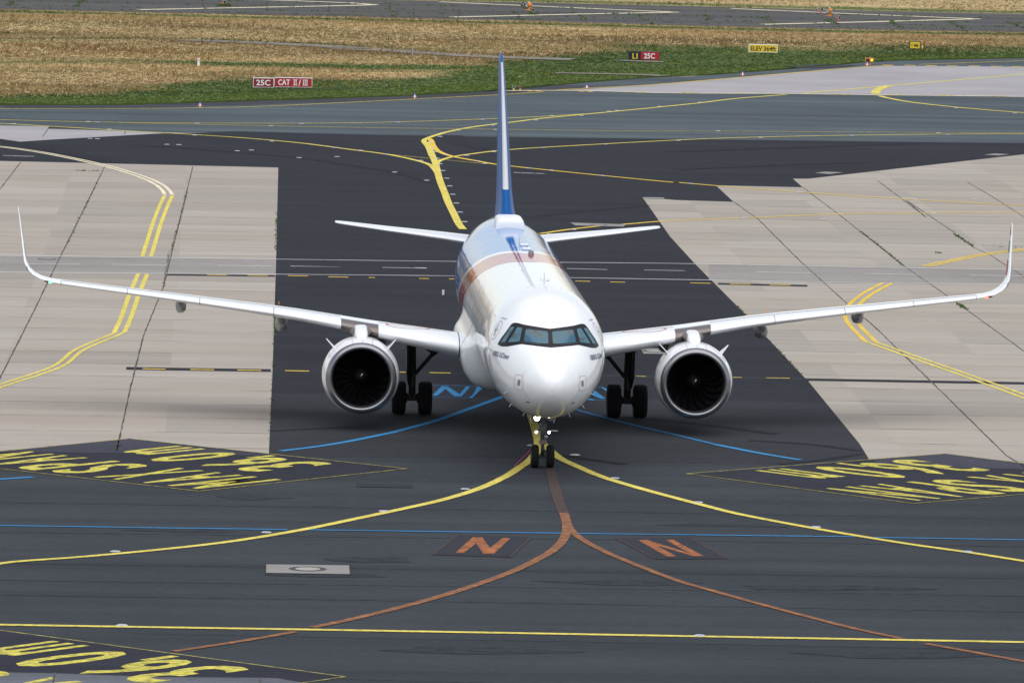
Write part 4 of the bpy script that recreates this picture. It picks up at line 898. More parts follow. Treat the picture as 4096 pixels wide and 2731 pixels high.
    for an in (-14, 2, 17):
        L = []
        for yy, r in ((.22, 1.222), (.45, 1.272), (.9, 1.328), (1.4, 1.338)):
            t = math.radians(an); L.append(np.array([ex + r*math.sin(t), ey+yy, ez + r*math.cos(t)]))
        MB().add(*strip3(L, .012, lambda p: np.array([0, 0, 1.]))).build('cowl_gap', M['seamgrey'], E)

    # ---- tailplane
    tp = [(.5, 37.95, 4.80, 3.9, .11, 0, 0), (1.0, 38.35, 4.83, 3.6, .105, 0, 0), (2.2, 39.20, 4.94, 3.05, .10, 0, 0), (4.3, 40.75, 5.09, 2.15, .095, 0, 0), (5.8, 41.85, 5.21, 1.5, .09, 0, 0), (6.1, 42.10, 5.235, 1.3, .085, 0, 0), (6.22, 42.32, 5.245, 1.0, .06, 0, 0)]
    T = MB().rings([wsec(s, sx) for s in tp]).build('tailplane', M['skin'], AIR, smooth=True)

    # ---- main gear
    gx = sx*3.795; gy = 21.97
    G = MB().tube((gx*1.012, gy, 2.75), (gx, gy, 1.45), .145, .14, 20).tube((gx, gy, 1.5), (gx, gy, .5), .125, .125, 20).tube((gx-.62, gy, .585), (gx+.62, gy, .585), .075, n=14).box((gx, gy, .60), (.34, .30, .26), bev=.05).tube((gx, gy-.20, 1.5), (gx, gy-.36, 1.0), .05, .04, 8).tube((gx, gy-.36, 1.0), (gx, gy-.16, .62), .04, .05, 8).tube((gx-.09*sx, gy-.14, 2.5), (gx-.09*sx, gy-.14, .8), .018, n=6).tube((gx+.14*sx, gy-.1, 2.4), (gx+.1*sx, gy-.12, .7), .014, n=6)
    G = G.build('main_gear', M['gear_dark'], AIR, smooth=True); G['label'] = 'main gear left of the nose wheels' if sx < 0 else 'main gear right of the nose wheels'
    for s2 in (-1, 1):
        cx_ = gx + s2*.4635
        prof_ = [(-.20, .30), (-.235, .40), (-.24, .49), (-.215, .545), (-.16, .575), (-.05, .583), (.05, .583), (.16, .575), (.215, .545), (.24, .49), (.235, .40), (.20, .30)]
        ty = MB().lathe((cx_, gy, .575), (1, 0, 0), prof_, 48)
        for g_ in (-.11, -.04, .04, .11): ty.lathe((cx_+g_, gy, .575), (1, 0, 0), [(-.012, .578), (0, .587), (.012, .578)], 48)
        ty.build('tyre', M['tyre'], G, smooth=True)
        MB().lathe((cx_, gy, .575), (1, 0, 0), [(-.19, .31), (-.20, .25), (-.13, .2), (-.13, .05), (-.16, .001)], 24).lathe((cx_, gy, .575), (-1, 0, 0), [(-.19, .31), (-.20, .25), (-.13, .2), (-.13, .05), (-.16, .001)], 24).build('wheel_hub', M['gear'], G, smooth=True)
        MB().lathe((gx + s2*.17, gy, .585), (s2, 0, 0), [(0, .17), (.06, .22), (.10, .22), (.10, .001)], 20).build('brake', M['gear_dark'], G, smooth=True)
    MB().tube((gx-sx*.10, gy, 1.42), (sx*3.09, gy+.02, 2.14), .07, .075, 12).tube((sx*3.12, gy+.02, 2.11), (sx*2.76, gy+.04, 2.46), .10, .13, 12).tube((sx*3.09, gy, 2.16), (sx*3.72, gy, 2.58), .045, n=10).tube((sx*3.25, gy, 2.28), (sx*2.95, gy, 2.44), .022, n=8).box((sx*3.08, gy, 2.15), (.16, .14, .16), bev=.04).build('side_brace', M['gear_dark'], G, smooth=True)
    dx = sx*4.02
    vs = [(dx, gy-.55, 2.62), (dx, gy+.55, 2.62), (dx - .01*sx, gy+.50, 1.75), (dx-.01*sx, gy+.28, 1.40), (dx-.07*sx, gy+.05, 1.02), (dx-.07*sx, gy-.1, 1.02), (dx-.01*sx, gy-.42, 1.42), (dx-.01*sx, gy-.52, 1.75)]
    n = len(vs); vs2 = [(x - sx*.09, y, z) for x, y, z in vs]
    MB().add(vs + vs2, [tuple(range(n)), tuple(range(2*n-1, n-1, -1))] + [(i, n+i, n+(i+1) % n, (i+1) % n) for i in range(n)]).build('gear_door', M['gear_dark'], G)
    MB().add([(sx*4.02, gy-.4, 2.60), (sx*4.05, gy+.4, 2.60), (sx*4.14, gy, 2.22), (sx*4.02, gy-.4, 2.56), (sx*4.03, gy+.4, 2.54), (sx*4.125, gy, 2.20)], [(0, 1, 2), (5, 4, 3), (0, 3, 4, 1), (1, 4, 5, 2), (2, 5, 3, 0)]).build('gear_door', M['gear_dark'], G)

# ---- fin
FINST = [(5.55, 34.0, 8.6, .075, 1), (5.95, 34.7, 7.6, .085, 1), (6.4, 35.6, 6.5, .10, 1), (7.0, 36.45, 5.9, .10, 1), (8.0, 37.45, 5.35, .095, 1), (9.5, 39.2, 4.35, .09, 1), (11.0, 41.0, 3.0, .085, 1), (11.5, 41.75, 2.45, .08, 1), (11.7, 42.15, 2.0, .065, 1), (11.78, 42.6, 1.4, .04, 1)]
rr = []
for z, y, c, t, _ in FINST:
    if z < 6.5: t = t*(1 + (6.5-z)*.5)
    rr.append([np.array([h*c*.97, y+u*c, z]) for u, h in naca(NA, t)])
FIN = MB().rings(rr).build('tail_fin', M['blue_paint'], AIR, smooth=True); FIN['label'] = 'blue tail fin'
vs = []
sel = range(NA-2, NA+3); sub = [r for r, s in zip(rr, FINST) if s[0] >= 7.0]
sub = sub[:-2]
n = len(list(sel))
for r in sub:
    c = r[NA] + np.array([0, .3, 0])
    for i in sel: d = r[i]-c; vs.append(r[i] + d/np.linalg.norm(d)*.006)
MB().add(vs, [(k*n+i, k*n+i+1, (k+1)*n+i+1, (k+1)*n+i) for k in range(len(sub)-1) for i in range(n-1)]).build('leading_edge', M['le_metal'], FIN, smooth=True)

# ---- nose gear
ny = 5.07
N = MB().tube((-.01, ny-.10, 1.95), (-.01, ny, 1.05), .085, .095, 18).tube((-.01, ny, 1.1), (-.01, ny, .80), .075, .085, 16).tube((-.01, ny, .85), (-.01, ny, .42), .055, .055, 14).tube((-.30, ny, .38), (.28, ny, .38), .045, n=12).box((-.01, ny, .40), (.16, .14, .12), bev=.03)
N.tube((-.06, ny-.12, 1.50), (-.21, ny-.25, 1.85), .028, n=8).tube((.04, ny-.12, 1.50), (.19, ny-.25, 1.85), .028, n=8)
N.tube((-.06, ny-.06, 1.48), (-.07, ny-.06, .95), .03, n=8).tube((.045, ny-.06, 1.48), (.05, ny-.06, .95), .03, n=8).box((-.01, ny-.09, 1.22), (.16, .08, .28), bev=.02).tube((-.2, ny-.05, 1.24), (.18, ny-.05, 1.24), .02, n=8)
MBAY = MB().box((-.02, ny+.10, 1.80), (.44, .5, .40), bev=.04).tube((-.16, ny+.05, 1.7), (-.06, ny, 1.42), .035, n=8).tube((.13, ny+.05, 1.7), (.04, ny, 1.42), .035, n=8)
N.box((-.02, ny-.04, 1.36), (.24, .16, .26), bev=.04)
N = N.build('nose_gear', M['gear'], AIR, smooth=True)
MBAY.build('gear_bay', M['gear_dark'], N, smooth=True)
MB().tube((-.01, ny-.09, .78), (-.01, ny-.26, .60), .04, .03, 8).tube((-.01, ny-.26, .60), (-.01, ny-.07, .42), .03, .04, 8).build('torque_link', M['gear_dark'], N, smooth=True)
MB().tube((-.01, ny-.045, .72), (-.01, ny-.045, .46), .018, n=10).build('piston', M['chrome'], N, smooth=True)
pl = MB().box((-.01, ny-.13, .855), (.25, .03, .13), bev=.008); PL = pl.build('tow_plate', M['pylon_metal'], N)
MB().add([(-.05, ny-.148, .83), (.03, ny-.148, .83), (-.01, ny-.148, .90)], [(0, 1, 2)]).build('warning_triangle', M['redtick'], N)
for wx in (-.262, .248):
    p_ = [(-.105, .22), (-.128, .28), (-.122, .335), (-.09, .368), (-.03, .382), (.03, .382), (.09, .368), (.122, .335), (.128, .28), (.105, .22)]
    MB().lathe((wx, ny, .378), (1, 0, 0), p_, 44).build('tyre', M['tyre'], N, smooth=True)
    MB().lathe((wx, ny, .378), (1, 0, 0), [(-.11, .225), (-.105, .19), (-.085, .15), (-.085, .06), (-.11, .05), (-.115, .001)], 26).lathe((wx, ny, .378), (-1, 0, 0), [(-.11, .225), (-.105, .19), (-.085, .15), (-.085, .06), (-.11, .05), (-.115, .001)], 26).build('wheel_hub', M['hub'], N, smooth=True)
def lamp(x, z, r, m, yy=ny-.22):
    MB().lathe((x, yy+.09, z), (0, -1, 0), [(0, r*.5), (.05, r*1.05), (.10, r*1.12), (.10, r*.98)], 20).build('lamp_housing', M['gear_dark'], N, smooth=True)
    MB().lathe((x, yy, z), (0, -1, 0), [(0, r), (.012, r*.8), (.02, .001)], 20).build('lamp', m, N, smooth=True)
lamp(-.245, 1.70, .098, M['lit'], ny-.62); lamp(.20, 1.69, .10, M['unlit'], ny-.62)
lamp(-.235, 1.19, .045, M['lit']); lamp(.185, 1.19, .045, M['lit']); lamp(.085, 1.04, .065, M['unlit'])
for s2 in (-1, 1):
    x0, x1 = (-.50, -.39) if s2 < 0 else (.40, .32)
    vs = [(x0, ny-.3, 1.85), (x0, ny+.75, 1.85), (x1, ny+.70, 1.50), (x1, ny-.22, 1.50)]; vs2 = [(x+.02*s2, y, z) for x, y, z in vs]
    MB().add(vs + vs2, [(0, 1, 2, 3), (7, 6, 5, 4), (0, 4, 5, 1), (1, 5, 6, 2), (2, 6, 7, 3), (3, 7, 4, 0)]).build('gear_door', M['skin'], N)

# ------------------------------------------------------------------ grass land
def band(u):
    """rows of the grass land at image column u: edge, top of mown strip, top of green, foot of the far green strip"""
    e = np.interp(u, [p[0] for p in EDGE], [p[1] for p in EDGE])
    mown = np.interp(u, [-900, 0, 1000, 1700, 2300, 2700, 3200, 4096, 4900], [28, 30, 32, 34, 40, 30, 16, 10, 8])
    green = np.interp(u, [-900, 0, 600, 900, 1200, 1450, 1650, 1900, 2400, 2900, 3300, 3800, 4096, 4900], [44, 44, 60, 88, 75, 66, 80, 105, 128, 108, 70, 50, 50, 50])
    far = np.interp(u, [p[0] for p in OB], [p[1] for p in OB])
    return e, e-mown, e-green, far
def fbm(x, y, seed=0):
    r = 0.0
    for k, (f, a) in enumerate(((.05, 1), (.11, .7), (.27, .5), (.61, .3))):
        ph = seed*3.1 + k*1.7; r = r + a*(np.sin(x*f*1.3 + 1.9*np.sin(y*f*.8 + ph) + ph*2) * np.cos(y*f*2.1 + 1.6*np.sin(x*f*.7 - ph) + ph))
    return r/1.6
STREAK = [R1([(-300, 215), (0, 222), (600, 240), (1250, 262), (1600, 275), (2352, 303)]) + R2([(0, 308), (400, 330)]), R1([(-300, 420), (0, 418), (900, 408), (1330, 425), (1700, 432), (2352, 442)]) + R2([(0, 450), (900, 455), (1000, 470)])]
STREAK += [[(u, v-5) for u, v in R1([(1100, 266), (1600, 285), (2000, 303), (2352, 325)]) + R2([(300, 345), (600, 366), (1000, 387), (1300, 396), (1500, 402)])], [(u, v-2.5) for u, v in R2([(1180, 486), (1380, 493), (1700, 499), (2000, 506), (2200, 517)])]]  # dark green lines above the tracks paint in the trench shadows
def zone(x, y):
    """0 = dry tan grass ... 1 = green, and the height of the grass"""
    P = np.stack([x, y, np.zeros_like(x)], 1); u, v = (np.array(q) for q in pix(P))
    e, m, g, f = band(u); n = fbm(x, y)
    gr = np.clip((v - (g + 16*n))/34 + .5, 0, 1)
    gr = np.maximum(gr, np.clip(1 - np.abs(v - (f + 9))/9, 0, 1))                 # strip below the old taxiway
    ot = np.interp(u, [p[0] for p in OT], [p[1] for p in OT]); gr = np.maximum(gr, np.clip(1 - np.abs(v - (ot - 8))/10, 0, 1)*1.0)
    for k, L in enumerate(STREAK):
        c = np.interp(u, [p[0] for p in L], [p[1] for p in L]); gr = np.maximum(gr, np.clip(1.3 - np.abs(v - c)/((3.5, 4, 3, 1.5)[k] + 7*(k == 1)*np.interp(u, [0, 600, 1400, 2000], [.1, .6, 1.6, 1.6])), 0, 1)*np.clip(.75 + .5*fbm(x, y, 5), 0, 1))
    gr = np.clip(gr + .35*np.clip(fbm(x*1.7, y*1.2, 3) - .45, 0, 1), 0, 1)
    mown = np.clip((v - m)/6 + .5, 0, 1)
    return gr, mown, u, v
gx_, gy_ = np.meshgrid(np.arange(-90, 130.1, 1.25), np.concatenate([np.arange(195, 430, 1.6), [450, 500, 700, 1200, 3000, 7000]]))
sh_ = gx_.shape; X, Yy = gx_.ravel().copy(), gy_.ravel().copy()
gr, mo, gu, gv = zone(X, Yy)
TANC, GRNC = np.array([.43, .315, .162]), np.array([.088, .128, .042])
n = fbm(X, Yy, 2)[:, None]; tanc = TANC*(1 + .25*n) + np.array([.03, -.004, -.004])*np.clip(fbm(X, Yy, 8), 0, 1)[:, None]*-1
colr = tanc*(1-gr[:, None])*.95 + GRNC*gr[:, None]
Xs = np.where(Yy > 440, X*6, X)
vs = np.stack([Xs, Yy, np.full_like(Xs, -.02)], 1)
nx = sh_[1]; fs = [(j*nx+i, j*nx+i+1, (j+1)*nx+i+1, (j+1)*nx+i) for j in range(sh_[0]-1) for i in range(nx-1)]
me = mesh('ground', vs, fs); ca = me.color_attributes.new('tint', 'FLOAT_COLOR', 'POINT'); ca.data.foreach_set('color', np.concatenate([colr, np.ones((len(colr), 1))], 1).ravel())
def attr_mat(name, rough, spec, trans=0.0):
    m = mat(name, (.1, .1, .1), rough, spec=spec); t = NT(m); a = t.new('ShaderNodeAttribute'); a.attribute_name = 'tint'
    g = t.noise(t.pos(), 1.7, 4, .75); k = t.mix(1.0, a.outputs['Color'], t.ramp(g, [(.3, (.86, .86, .86)), (.7, (1.12, 1.12, 1.12))]), 'MULTIPLY')
    t.l(k, t.b.inputs['Base Color'])
    if trans:                                  # thin blades: half of the light passes through
        tr = t.new('ShaderNodeBsdfTranslucent'); t.l(k, tr.inputs['Color']); mx = t.new('ShaderNodeMixShader'); mx.inputs[0].default_value = trans
        out = next(n_ for n_ in t.n if n_.type == 'OUTPUT_MATERIAL'); t.l(t.b.outputs[0], mx.inputs[1]); t.l(tr.outputs[0], mx.inputs[2]); t.l(mx.outputs[0], out.inputs['Surface'])
    return m
tag(link('ground', me, attr_mat('turf_soil', .95, .05)), 'grass covered ground behind the taxiway', 'ground', kind='structure')
tag(sheet('ground', [(-6000, -6000), (6000, -6000), (6000, 195), (-6000, 195)], -.05, M['apron'], 'far ground', 'ground', ground=True), 'flat ground all around the apron', 'ground', kind='structure')

def inside_paved(u, v):
    e = np.interp(u, [p[0] for p in EDGE], [p[1] for p in EDGE]); ob = np.interp(u, [p[0] for p in OB], [p[1] for p in OB]); ot = np.interp(u, [p[0] for p in OT], [p[1] for p in OT])
    return (v > e - .3) | ((v < ob) & (v > ot))
PATHS = [(R1([(1250, 271), (1600, 285), (2000, 303), (2352, 325)]) + R2([(300, 345), (600, 366), (1000, 387), (1300, 396), (1500, 402)]), 5), (R2([(1380, 493), (1700, 499), (2000, 506), (2200, 517)]), 1.5), (zm(2400, 180, 5.88)([(480, 366), (900, 390), (1300, 404)]), 1.5)]
def grass(name, N, ylo, yhi, label, dens_green):
    x = rng.uniform(-1, 1, N); y = ylo + (yhi-ylo)*rng.random(N)**1.0
    half = (y + 215)*.088; x = -10.9 + (y+210)*.0457 + x*half
    gr, mo, u, v = zone(x, y)
    keep = ~inside_paved(u, v)
    for L, hw in PATHS:
        c = np.interp(u, [p[0] for p in L], [p[1] for p in L]); ins = (u > L[0][0]) & (u < L[-1][0]); keep &= ~(ins & (np.abs(v-c) < hw) & (rng.random(N) < .80))
    x, y, gr, mo, u, v = (q[keep] for q in (x, y, gr, mo, u, v)); n = len(x)
    pg = .10 + .40*np.clip(fbm(x*.35, y*.9, 15), 0, 1) + .25*np.clip(fbm(x*1.2, y*.8, 16), 0, 1)
    isg = rng.random(n) < np.clip(np.maximum(gr*1.15 - .05, pg), .04, .97)
    clump = .65 + .6*np.clip(fbm(x*2.2, y*1.5, 4), -.6, 1)
    h = np.where(isg, .05 + .06*rng.random(n), .075 + .11*rng.random(n))*clump
    h = np.where(mo > .5, .03 + .03*rng.random(n), h); tall = (rng.random(n) < .035) & (mo < .5); h = np.where(tall, h*2.6, h)
    K = 3; xx = np.repeat(x, K) + rng.normal(0, .07, n*K); yy = np.repeat(y, K) + rng.normal(0, .07, n*K); hh = np.repeat(h, K)*(.6 + .6*rng.random(n*K))
    w = np.repeat(np.where(isg, .036, .028), K)*(.7 + .8*rng.random(n*K)); a = rng.normal(0, .6, n*K); lx = rng.normal(.05, .22, n*K)*hh*1.2; ly = rng.normal(0, .25, n*K)*hh
    dx, dy = np.cos(a)*w, np.sin(a)*w
    V = np.empty((n*K, 3, 3)); V[:, 0] = np.stack([xx-dx, yy-dy, np.full_like(xx, -.02)], 1); V[:, 1] = np.stack([xx+dx, yy+dy, np.full_like(xx, -.02)], 1); V[:, 2] = np.stack([xx+lx, yy+ly, hh], 1)
    f1 = fbm(x*.45, y, 2)[:, None]; f2 = np.clip(fbm(x*1.3, y, 9), 0, 1)[:, None]; r = rng.random((n, 1))
    ct = TANC*(1 + .42*f1)*(1 - .35*np.clip(fbm(x*.25, y*.8, 21), 0, 1))[:, None]*(.74 + .52*r) + f2*np.array([-.05, -.085, -.05])
    sage = np.clip(fbm(x*1.5, y*1.5, 6) - .25, 0, 1)[:, None]*1.3
    cg = GRNC*(.75 + .55*r)*(1 + .2*f1) + sage*np.array([.035, .04, .035])
    olive = (isg & (gr < .5))[:, None]; cg = np.where(olive, np.array([.20, .185, .085])*(.7 + .6*r), cg)
    cg = np.where((mo > .5)[:, None], np.array([.115, .158, .032])*(.75 + .5*r), cg)
    c = np.where(isg[:, None], cg, np.clip(ct, .01, 1))
    dark = ((rng.random(n) < .03) | tall) & ~isg; c = np.where(dark[:, None], c*.58, c)
    yf = (rng.random(n) < .05*np.clip(fbm(x*1.6, y*1.3, 12) + .1, 0, 1)*3) & isg & (mo < .5); c = np.where(yf[:, None], np.array([.34, .30, .02]), c)
    c = np.clip(np.repeat(np.repeat(c, K, 0), 3, 0), .004, 1)
    me = bpy.data.meshes.new(name); nf = n*K; me.vertices.add(nf*3); me.vertices.foreach_set('co', V.ravel()); me.loops.add(nf*3); me.loops.foreach_set('vertex_index', np.arange(nf*3)); me.polygons.add(nf)
    me.polygons.foreach_set('loop_start', np.arange(nf)*3); me.update(calc_edges=True)
    ca = me.color_attributes.new('tint', 'FLOAT_COLOR', 'POINT'); ca.data.foreach_set('color', np.concatenate([c, np.ones((len(c), 1))], 1).ravel())
    return tag(link(name, me, M['blade']), label, 'grass', kind='stuff')
M['blade'] = attr_mat('grass_blades', .85, .05, .5)
grass('grass', 130000, 211, 365, 'tall dry and green grass behind the taxiway', 1)
grass('grass', 26000, 362, 470, 'dry grass beyond the old taxiway', 1)
# cut edge of the turf along the taxiway, a small step
P = [at(*p)[:2] for p in EDGE]; P = curve_pts([(*p, 0) for p in P], 8); vs = []; fs = []
for i, p in enumerate(P):
    q = p + np.array([.02, .10]) + rng.normal(0, .05, 2); h = .07 + .05*rng.random(); vs += [(p[0], p[1]-.12, 0.001), (q[0], q[1], h), (q[0], q[1]+.5, .0)]
for i in range(len(P)-1): fs += [(3*i, 3*i+3, 3*i+4, 3*i+1), (3*i+1, 3*i+4, 3*i+5, 3*i+2)]
tag(link('turf_edge', mesh('turf_edge', vs, fs), mat('turf_edge', (.035, .052, .012), .9, spec=.05)), 'green cut turf edge along the taxiway', 'grass', kind='structure')

# weeds standing on the old taxiway and tall stalks in the grass
def tuft(u, v, h, wdt, m, label, name='tall_weed', n=26, lean=0.0):
    p = at(u, v); mb = MB()
    for k in range(n):
        t = rng.random(); z = h*(.15 + .8*t); a = rng.random()*6.28; r = wdt*(.35 + .65*math.sin(math.pi*min(t*1.1, 1)))*rng.random(); q = np.array([p[0] + lean*z + math.cos(a)*r, p[1] + math.sin(a)*r, z]); w = .05*h**.5
        d = np.array([math.cos(a+1), math.sin(a+1), .5])*w; e = np.array([-math.sin(a), math.cos(a), .9])*w*1.3; mb.add([q-d, q+e, q+d], [(0, 1, 2)])
    r = empty(name, (p[0], p[1], 0)); tag(r, label, 'plant', 'tall weeds standing above the grass')
    MB().tube((p[0], p[1], -.02), (p[0]+lean*h, p[1], h), .022, .010, 6).build('stem', m, r)
    mb.build('leaves', m, r, fix=False); return r
for (u, v, h, w, m, lb) in ((292, 66, .9, .10, 'dryweed', 'dark dry stalk at the far left below the old taxiway'), (1650, 97, 1.1, .12, 'dryweed', 'tall leaning dry stalk left of the striped lamp group'), (1829, 99, 1.3, .10, 'dryweed', 'thin tall dry stalk right of another leaning stalk'), (814, 38, .65, .16, 'weedgreen', 'green weed on the yellow line left of the topmost orange lamp'), (1068, 56, 1.1, .2, 'weedgreen', 'tall green weed on the line right of the topmost orange lamp'), (1318, 58, 1.0, .16, 'weedgreen', 'tall green weed on the old taxiway above the tail fin tip'), (1562, 44, .5, .22, 'weedgreen', 'green tuft in a crack of the old taxiway'), (1765, 38, .55, .25, 'weedgreen', 'low green tuft behind the cream arrow line'), (218, 250, .55, .15, 'weedgreen', 'green weed in the dry grass at the left'), (1856, 175, .7, .18, 'dryweed', 'brown weed left of the tail fin tip')):
    tuft(u, v, h, w, M[m], lb, lean=.12 if 'leaning' in lb else .0)
for cu, cv, n_ in ((893, 30, 10), (2112, 44, 10), (2080, 70, 5), (2140, 62, 4), (3290, 58, 4), (3310, 70, 4), (2005, 52, 5), (3210, 10, 0), (3340, 92, 6), (2320, 95, 5)):
    for _ in range(n_): weeds_ = None
wb = MB()
def crack_weeds(px, n, h):
    P = [at(*q)[:2] for q in px]
    for _ in range(n):
        k = rng.integers(len(P)-1); q = P[k] + (P[k+1]-P[k])*rng.random() + rng.normal(0, .12, 2)
        for _ in range(4):
            a = rng.random()*6.28; w = .06 + .08*rng.random(); hh = h*(.3 + .7*rng.random()); q2 = q + rng.normal(0, .15, 2)
            wb.add([(q2[0]-math.cos(a)*w, q2[1]-math.sin(a)*w, .01), (q2[0]+math.cos(a)*w, q2[1]+math.sin(a)*w, .01), (q2[0]+rng.normal(0, .08), q2[1], hh)], [(0, 1, 2)])
for L in oj: crack_weeds(L, 10, .2)
for r_ in (.25, .5, .72, .9):
    us = np.linspace(-100, 4300, 60); crack_weeds([(u, np.interp(u, [p[0] for p in OT], [p[1] for p in OT])*(1-r_) + np.interp(u, [p[0] for p in OB], [p[1] for p in OB])*r_) for u in us], 130, .12)
crack_weeds([(870, 26), (912, 26)], 16, .35); crack_weeds([(2085, 22), (2115, 44)], 12, .3); crack_weeds([(2118, 52), (2140, 62)], 12, .25)
tag(wb.build('weeds', M['weedgreen'], fix=False), 'small green weeds in the cracks of the old taxiway', 'weeds', kind='stuff')

# ------------------------------------------------------------------ signs and lamps
def sign(u0, u1, v0, v1, vg, panels, frame, label, depth=.35, turn=0.0, fw=.03, legs=2):
    """box sign between image columns u0..u1 and rows v0..v1, standing on the ground at row vg; panels: (s0, s1, material, [(text, s, t, w, h, material)])"""
    g = at((u0+u1)/2, vg); y = g[1]; a = aty(u0, v1, y); b = aty(u1, v0, y)
    w = b[0]-a[0]; h = aty((u0+u1)/2, v0, y)[2] - aty((u0+u1)/2, v1, y)[2]; zb = max(.04, aty((u0+u1)/2, v1, y)[2]); cx = (a[0]+b[0])/2
    r = tag(empty('airfield_sign', (cx, y, 0)), label, 'sign')
    ca, sa = math.cos(turn), math.sin(turn)
    T = lambda x, d, z: np.array([cx + x*ca - d*sa, y + x*sa + d*ca, z])          # d: depth away from the viewer
    def slab(x0, x1, d0, d1, z0, z1):
        v = [T(x, d, z) for z in (z0, z1) for d in (d0, d1) for x in (x0, x1)]; return v, [(0, 2, 3, 1), (4, 5, 7, 6), (0, 1, 5, 4), (2, 6, 7, 3), (0, 4, 6, 2), (1, 3, 7, 5)]
    MB().add(*slab(-w/2, w/2, 0, depth, zb, zb+h)).build('case', frame, r)
    for k in range(legs):
        x = -w/2 + .12 + (w-.24)*k/max(legs-1, 1); MB().add(*slab(x-.025, x+.025, .1, .16, -.02, zb)).build('leg', M['steel'], r)
    for s0, s1, m, txt in panels:
        pn = MB().add(*slab(-w/2+fw+(w-2*fw)*s0, -w/2+fw+(w-2*fw)*s1, -.012, .001, zb+fw, zb+h-fw)).build('panel', m, r)
        for body, s, t, tw, th_, tm in txt:
            if isinstance(body, list):                                            # strokes in unit square
                mb = MB()
                for st in body:
                    q = [T(-w/2 + w*(s + tw*px_), -.018, zb + h*(t + th_*pz)) for px_, pz in st]; mb.add(q, [tuple(range(len(q)))])
                mb.build('symbol', tm, pn)
            else: text_quad('text', body, lambda px_, pz: T(-w/2 + w*(s + tw*px_), -.018, zb + h*(t + th_*pz)), tm, pn, bold=.022)
    return r
WHT = M['white']; YEL = M['signyellow']
def I_(x): return [[(x, 0), (x+.16, 0), (x+.16, 1), (x, 1)]]
def roman(n):
    L = [[(0, 0), (1, 0), (1, .09), (0, .09)], [(0, .91), (1, .91), (1, 1), (0, 1)]]; w = .17 if n == 2 else .14
    for k in range(n):
        c = (k+.5)/n if n == 3 else (.3, .7)[k]; L.append([(c-w/2, .09), (c+w/2, .09), (c+w/2, .91), (c-w/2, .91)])
    return L
sign(1012, 1096, 312.5, 350.5, 355, [(0, 1, M['signdkred'], [('25C', .15, .2, .68, .6, WHT)])], WHT, 'dark red sign reading 25C in a white frame', fw=.035)
sign(1097, 1249.5, 311.5, 350, 355, [(0, 1, M['signred'], [('CAT', .10, .2, .31, .6, WHT), (roman(2), .49, .2, .12, .6, WHT), ('/', .635, .18, .065, .64, WHT), (roman(3), .745, .2, .14, .6, WHT)])], WHT, 'long bright red sign reading CAT II/III in a white frame', fw=.035, legs=3)
LL = [[(0, 0), (.2, 0), (.2, 1), (0, 1)], [(.2, 0), (.62, 0), (.62, .14), (.2, .14)], [(.78, 0), (1, 0), (1, 1), (.78, 1)], [(.66, .72), (.78, .82), (.78, 1)]]
sign(2514, 2638, 207, 240, 243.5, [(0, .40, M['signblack'], [(LL, .125, .10, .17, .66, YEL)]), (.40, 1, M['signred'], [('25C', .50, .14, .355, .66, WHT)])], M['signblack'], 'low sign with black yellow L1 panel beside red 25C panel', turn=-.05, fw=.02)
sign(2994, 3111.5, 178.5, 211, 214, [(0, 1, YEL, [('ELEV', .07, .2, .40, .55, M['signblack']), ('364ft', .515, .2, .42, .55, M['signblack'])])], WHT, 'wide yellow sign reading ELEV 364ft in a white frame', fw=.045)
ARROW = [[(.42, 0), (.58, 0), (.58, .85), (.42, .85)], [(.5, 1), (0, .55), (.10, .45), (.5, .82), (.9, .45), (1, .55)]]
sign(3638, 3682, 166.5, 196.5, 199, [(0, 1, YEL, [(ARROW, .13, .26, .17, .42, M['signblack']), ('M6', .42, .24, .42, .45, M['signblack'])])], M['signblack'], 'small yellow sign with an arrow and M6', fw=.045)
p = at(3689, 199); r = tag(empty('marker_post', (p[0], p[1], 0)), 'orange and white post close beside the yellow M6 sign', 'post')
MB().box((p[0], p[1], .30), (.10, .10, .60), bev=.02).build('post', M['orange_metal'], r); MB().box((p[0], p[1], .22), (.11, .11, .14), bev=.02).build('band', M['white'], r)
# number board on an orange stub, grey post
p = at(794, 271); r = tag(empty('number_board', (p[0], p[1], 0)), 'narrow white number board on an orange stub in the grass', 'marker')
MB().tube((p[0], p[1], -.02), (p[0], p[1], .13), .05, .045, 10).build('stub', M['orange_metal'], r)
bd = MB().box((p[0], p[1], .40), (.17, .05, .56), bev=.015).build('board', M['white'], r)
for dx, z in ((-.03, .50), (.035, .50)): text_quad('digit', '0', lambda s, t: np.array([p[0]+dx-.022+.044*s, p[1]-.028, z-.10+.2*t]), M['signblack'], bd)
p = at(1646.5, 219); r = tag(empty('grey_post', (p[0], p[1], 0)), 'short dark grey concrete post beside the gravel track', 'post')
MB().box((p[0], p[1], .27), (.17, .17, .58), bev=.02).build('shaft', M['grey_post'], r); MB().box((p[0]+.06, p[1]-.09, .27), (.05, .01, .56)).build('pale_stripe', M['steel'], r)
